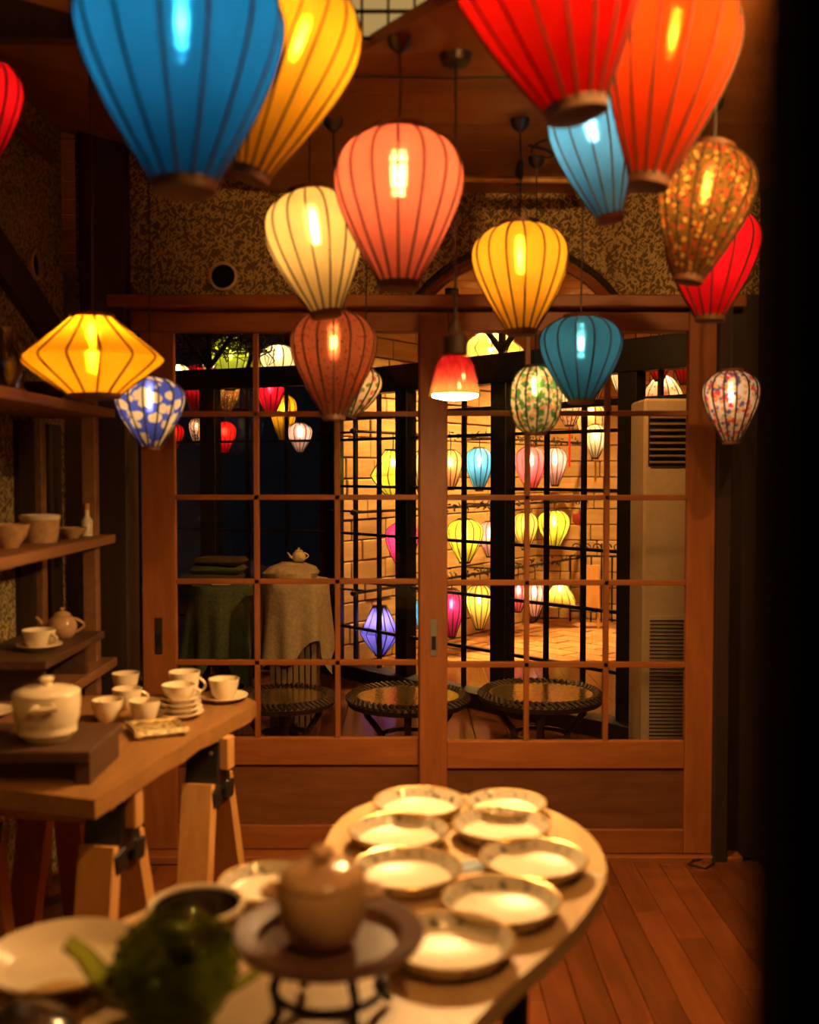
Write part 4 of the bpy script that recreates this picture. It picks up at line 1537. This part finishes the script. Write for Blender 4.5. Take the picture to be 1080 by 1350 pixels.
# small cards between the plates
CARDBLUE = plain('blue_card', (.25, .34, .42), .7)
CARDORANGE = plain('orange_card', (.75, .28, .08), .7)
p = on_z(618, 1143, TZ)
tag(obj('price_card', MB().box((0, 0, .0015), (.05, .04, .002), (0, 0, .5)), CARDBLUE, loc=(p.x, p.y, TZ + .0002)), 'blue grey card lying between the plates', 'card')
p = on_z(616, 1163, TZ)
tag(obj('price_card', MB().box((0, 0, .0015), (.035, .03, .002), (0, 0, .3)), CARDORANGE, loc=(p.x, p.y, TZ + .0002)), 'small orange card lying between the plates', 'card')
p = on_z(787, 1155, TZ)
tag(obj('price_card', MB().box((0, 0, .0015), (.03, .02, .002), (0, 0, -.4)), PAPERCARD, loc=(p.x - .005, p.y, TZ + .0002)), 'pale tag lying at the right table edge', 'card')

# pedestal tray with the clay pot
TRZ = .835
p = on_z(434, 1226, TRZ)
tr = thing('pedestal_tray', 'dark round tray on iron legs under the clay pot', 'tray', (p.x, p.y, TZ))
hh = TRZ - TZ
Rt = .12
lathe_thing('dish', [(.001, hh - .018), (Rt * .70, hh - .016), (Rt * .76, hh - .004), (Rt * .98, hh + .002), (Rt, hh - .003), (Rt * .97, hh - .010), (Rt * .72, hh - .026), (.001, hh - .026)], 48, BROWNTRAY, tr)
obj('ring', MB().tube([(.07 * math.cos(k * PI / 12), .07 * math.sin(k * PI / 12), .045) for k in range(25)], .005, 6), IRON, tr, True)
for k in range(4):
    a = .5 + k * PI / 2
    ca, sa = math.cos(a), math.sin(a)
    obj('leg', MB().tube([(.06 * ca, .06 * sa, hh - .026), (.075 * ca, .075 * sa, .06), (.068 * ca, .068 * sa, .025), (.085 * ca, .085 * sa, .006)], .0065, 6), IRON, tr, True)
cp = thing('clay_pot', 'tan glazed clay pot with domed lid on the dark tray', 'pot', (p.x - .008, p.y, TRZ - .016))
r = .056
lathe_thing('body', [(.001, 0), (r * .6, 0), (r * .8, .010), (r * .97, .035), (r, .055), (r * .97, .078), (r * .93, .082), (r * .85, .078), (r * .8, .02), (.001, .015)], 40, CLAY, cp)
l = lathe_thing('lid', [(r * .98, .083), (r * .97, .086), (r * .80, .094), (r * .45, .101), (.001, .103)], 36, CLAY, cp)
lathe_thing('knob', [(.001, .100), (.010, .101), (.010, .107), (.016, .115), (.012, .121), (.001, .122)], 16, CLAY, l)
for q in (0, PI):
    obj('handle', MB().tube([(math.cos(q) * (r * .95), -.016, .066), (math.cos(q) * (r + .014), -.012, .066), (math.cos(q) * (r + .017), 0, .066), (math.cos(q) * (r + .014), .012, .066), (math.cos(q) * (r * .95), .016, .066)], .006, 6), CLAY, cp, True)
# dark bowl with a pale lip
p = on_z(259, 1192, TZ + .07)
b = thing('dark_bowl', 'deep dark bowl with pale lip left of the tray', 'bowl', (p.x, p.y, TZ))
r = .068
lathe_thing('body', [(.001, 0), (r * .5, 0), (r * .78, .02), (r * .97, .05), (r, .068), (r * .92, .068), (r * .85, .04), (r * .5, .012), (.001, .01)], 36, DARKCER, b)
obj('lip', MB().tube([(r * .965 * math.cos(k * PI / 18), r * .965 * math.sin(k * PI / 18), .069) for k in range(37)], .0045, 6), CREAMCER, b, True)
# big pale serving plate at the left
p = on_z(85, 1258, TZ + .03)
t = thing('serving_plate', 'large pale serving plate at the left end of the table', 'plate', (p.x, p.y, TZ))
lathe_thing('well', [(.001, .008), (.07, .008), (.08, .014), (.08, .006), (.055, 0), (.001, .003)], 40, CREAMCER, t)
lathe_thing('rim', [(.08, .014), (.108, .034), (.108, .031), (.08, .006)], 40, CREAMCER, t)


def glass_mat(name, col, rough=.03, thin=.6):
    m, nt, out = newmat(name)
    g = N(nt, 'ShaderNodeBsdfGlass'); g.inputs['Color'].default_value = (*col, 1); g.inputs['Roughness'].default_value = rough; g.inputs['IOR'].default_value = 1.45
    t_ = N(nt, 'ShaderNodeBsdfTransparent'); t_.inputs[0].default_value = (*col, 1)
    mx = N(nt, 'ShaderNodeMixShader'); mx.inputs[0].default_value = thin
    nt.links.new(g.outputs[0], mx.inputs[1]); nt.links.new(t_.outputs[0], mx.inputs[2])
    nt.links.new(mx.outputs[0], out.inputs[0])
    return m


GREENGLASS = glass_mat('green_glass', (.62, .70, .30))
HOBGLASS = glass_mat('green_glass_hobnail', (.66, .74, .36), .12, .05)
CLEARGLASS = glass_mat('clear_glass', (.85, .72, .50))
# faceted green glass teapot
p = on_z(232, 1300, TZ + .04)
gp = thing('glass_teapot', 'faceted green glass teapot with lid in the near foreground', 'teapot', (p.x, p.y, TZ), .15)
r = .078
fac = lambda t_, i: 1 + .035 * math.cos(12 * t_ + (PI if i % 2 else 0))
lathe_thing('body', [(.001, 0), (r * .55, 0), (r * .8, .02), (r * .97, .045), (r, .07), (r * .92, .095), (r * .72, .115), (r * .5, .125), (r * .46, .122), (r * .66, .108), (r * .84, .09), (r * .91, .068), (r * .85, .04), (r * .5, .012), (.001, .01)], 48, GREENGLASS, gp, wob=fac)
hn = MB().lathe([(.001, .0055), (.0045, .0035), (.0068, 0), (.0045, -.003), (.001, -.004)], 8).mesh('hobnail', True)
for j, (rr, z_) in enumerate(((r * .97, .052), (r * .99, .076), (r * .86, .101))):
    for k in range(12):
        a = (k + .5 * (j % 2)) * PI / 6
        link('hobnail', hn, HOBGLASS, gp, (rr * math.cos(a), rr * math.sin(a), z_), (0, PI / 2 - (.6 if j == 2 else 0), a))
l = lathe_thing('lid', [(r * .52, .126), (r * .45, .134), (r * .25, .142), (.001, .144)], 24, GREENGLASS, gp)
lathe_thing('knob', [(.001, .140), (.008, .141), (.013, .147), (.008, .153), (.001, .154)], 16, GREENGLASS, l)
obj('spout', MB().tube([(-r * .8, 0, .045), (-r * 1.2, 0, .06), (-r * 1.45, 0, .09), (-r * 1.7, 0, .105)], [.022, .016, .012, .010], 10), GREENGLASS, gp, True)
obj('handle', MB().tube(handle_pts(r * .85, .03, .10, .045), .007, 8), GREENGLASS, gp, True)
# clear glass dish and a black pot at the corner
p = on_z(75, 1310, TZ + .04)
o = bowl('small clear glass dish at the near left of the table', (p.x, p.y, TZ), .045, .035, CLEARGLASS, 'dish', name='glass_dish')
p = on_z(18, 1375, TZ + .05)
k = thing('black_pot', 'black domed pot cut by the lower left corner', 'pot', (p.x, p.y, TZ))
lathe_thing('body', [(.001, 0), (.05, 0), (.068, .02), (.072, .045), (.07, .052), (.001, .05)], 36, DARKCER, k)
l = lathe_thing('lid', [(.072, .052), (.06, .068), (.03, .082), (.001, .086)], 36, DARKCER, k)
lathe_thing('knob', [(.001, .084), (.008, .086), (.012, .094), (.001, .1)], 14, DARKCER, l)

# ================================================================== PENDANT, PIPE, CABLE
PD = 2.5
pb_, pt_ = at(600, 522, PD), at(600, 470, PD)
pl = thing('pendant_lamp', 'red glass bell pendant lamp glowing white at its mouth, over the table', 'lamp', pb_)
hp = pt_.z - pb_.z
Rp = 33 * PD / F


def shade_mat():
    m, nt, out = newmat('red_lamp_glass')
    tc = N(nt, 'ShaderNodeTexCoord')
    sp = N(nt, 'ShaderNodeSeparateXYZ')
    nt.links.new(tc.outputs['Object'], sp.inputs[0])
    mr = N(nt, 'ShaderNodeMapRange')
    mr.inputs['From Max'].default_value = hp
    nt.links.new(sp.outputs['Z'], mr.inputs['Value'])
    r = ramp(nt, [(0, (.0045, .0028, .0010)), (.40, (.0042, .0006, .0004)), (.75, (.0040, .0001, .0002))])
    nt.links.new(mr.outputs[0], r.inputs[0])
    a = N(nt, 'ShaderNodeBsdfTranslucent')
    g = N(nt, 'ShaderNodeBsdfGlossy'); g.inputs['Roughness'].default_value = .1
    mx = N(nt, 'ShaderNodeMixShader'); mx.inputs[0].default_value = .06
    nt.links.new(r.outputs[0], a.inputs[0])
    nt.links.new(a.outputs[0], mx.inputs[1]); nt.links.new(g.outputs[0], mx.inputs[2])
    nt.links.new(mx.outputs[0], out.inputs[0])
    return m


lathe_thing('shade', [(Rp, 0), (Rp * .97, hp * .12), (Rp * .86, hp * .4), (Rp * .72, hp * .75), (Rp * .55, hp * .97), (Rp * .22, hp * 1.03)], 40, shade_mat(), pl)
lathe_thing('socket', [(.001, hp * .8), (.018, hp * .8), (.020, hp * 1.02), (.030, hp * 1.05), (.030, hp * 1.5), (.016, hp * 1.62), (.012, hp * 1.9), (.001, hp * 1.9)], 20, DARKWOOD, pl)
lathe_thing('diffuser', [(.001, -.008), (Rp * .5, -.006), (Rp * .86, -.001), (Rp * .9, .006), (.001, .010)], 24, emitter('pendant_glow', (1, .56, .20), PENDANT), pl)
obj('cord', MB().tube([(0, 0, hp * 1.9), (0, 0, CZ - pb_.z)], .004, 6), CORDMAT, pl)
obj('ceiling_rose', MB().lathe([(.001, 0), (.04, 0), (.035, -.02), (.001, -.025)], 16, c=(0, 0, CZ - pb_.z)), BLACKPLASTIC, pl, True)

for k, (lab, loc, tgt, mul_) in enumerate((('added unseen ceiling spotlight above the front end of the oval table', (.55, 1.25, CZ), (-.1, 3.6, 2.0), 1.6),
                                      ('added unseen ceiling spotlight overhead, aimed at the clay pot', (.30, .45, CZ), (-.12, 1.6, .85), 2.0),
                                      ('added unseen ceiling spotlight nearest the right wall', (.95, 1.75, CZ), (-.7, 3.7, 2.2), 2.2),
                                      ('added unseen spotlight under the sunroom ceiling, just behind the door head', (.70, 4.15, 2.72), (-.45, 5.6, .8), 5.0))):
    rim_ = .14 if 'clay pot' in lab else .05      # the deep can keeps its light on the table
    t = thing('added_ceiling_spot', lab, 'spotlight', loc)  # fixtures added outside the view, as fill light for shop and sunroom
    obj('stem', MB().tube([(0, 0, 0), (0, 0, -.07)], .01, 8), BLACKPLASTIC, t)
    q = (Vector(tgt) - Vector(loc)).to_track_quat('Z', 'Y').to_euler()
    c_ = obj('can', MB().lathe([(.001, -.04), (.05, -.04), (.055, rim_), (.05, rim_), (.045, -.01), (.001, -.01)], 20), BLACKPLASTIC, t, True, loc=(0, 0, -.10), rot=q)
    obj('bulb', MB().lathe([(.001, .042), (.036, .040), (.036, .034), (.001, .03)], 16), emitter('added_spot_glow', (1, .46, .12), SPOT * mul_), c_, True)

a, b = at(596, 226, 3.36), at(768, 238, 3.36)
pi_ = thing('conduit_pipe', 'brassy conduit pipe clipped under the wooden ceiling', 'pipe', (a.x, a.y, CZ))
z_ = -.05
obj('pipe', MB().tube([(-.12, 0, z_), (.0, 0, z_), (.42, 0, z_ - .006), (.62, 0, z_)], .011, 8), BRASS, pi_, True)
obj('pipe', MB().tube([(-.12, .05, z_ + .012), (.62, .05, z_ + .012)], .007, 8), BRASS, pi_, True)
for x in (-.05, .22, .5):
    obj('clip', MB().box((x, .02, z_ / 2), (.016, .09, abs(z_) + .01), bev=.002), IRON, pi_)
p = at(705, 262, 2.98)
cl_ = tag(obj('wire_coil', MB().tube([(.035 * math.cos(t * .7) + t * .001, .02 * math.sin(t * .7), -.03 + .02 * math.sin(t * .45) + t * .001) for t in range(20)] + [(.03, .01, .03)], .003, 5), CORDMAT, loc=(p.x + .02, p.y + .08, CZ - .03)), 'loose coil of black wire above the golden lantern', 'wire')
p = on_z(925, 1140, .0)
cb = tag(obj('floor_cable', MB().tube([(.05, .10, .006), (.045, .03, .006), (.0, -.02, .006), (-.05, .02, .006), (-.02, .06, .006), (.05, .075, .006), (.055, .12, .02)], .0035, 5), CORDMAT, loc=(p.x, p.y - .03, .0)), 'thin black cable looped on the floor by the right door', 'cable')
tag(obj('ceiling_cable', MB().tube([(-.14, 2.62, CZ - .006), (.1, 2.615, CZ - .012), (.32, 2.62, CZ - .006), (.62, 2.60, CZ - .006)], .004, 5), CORDMAT), 'thin black cable running level along the wooden ceiling', 'cable')
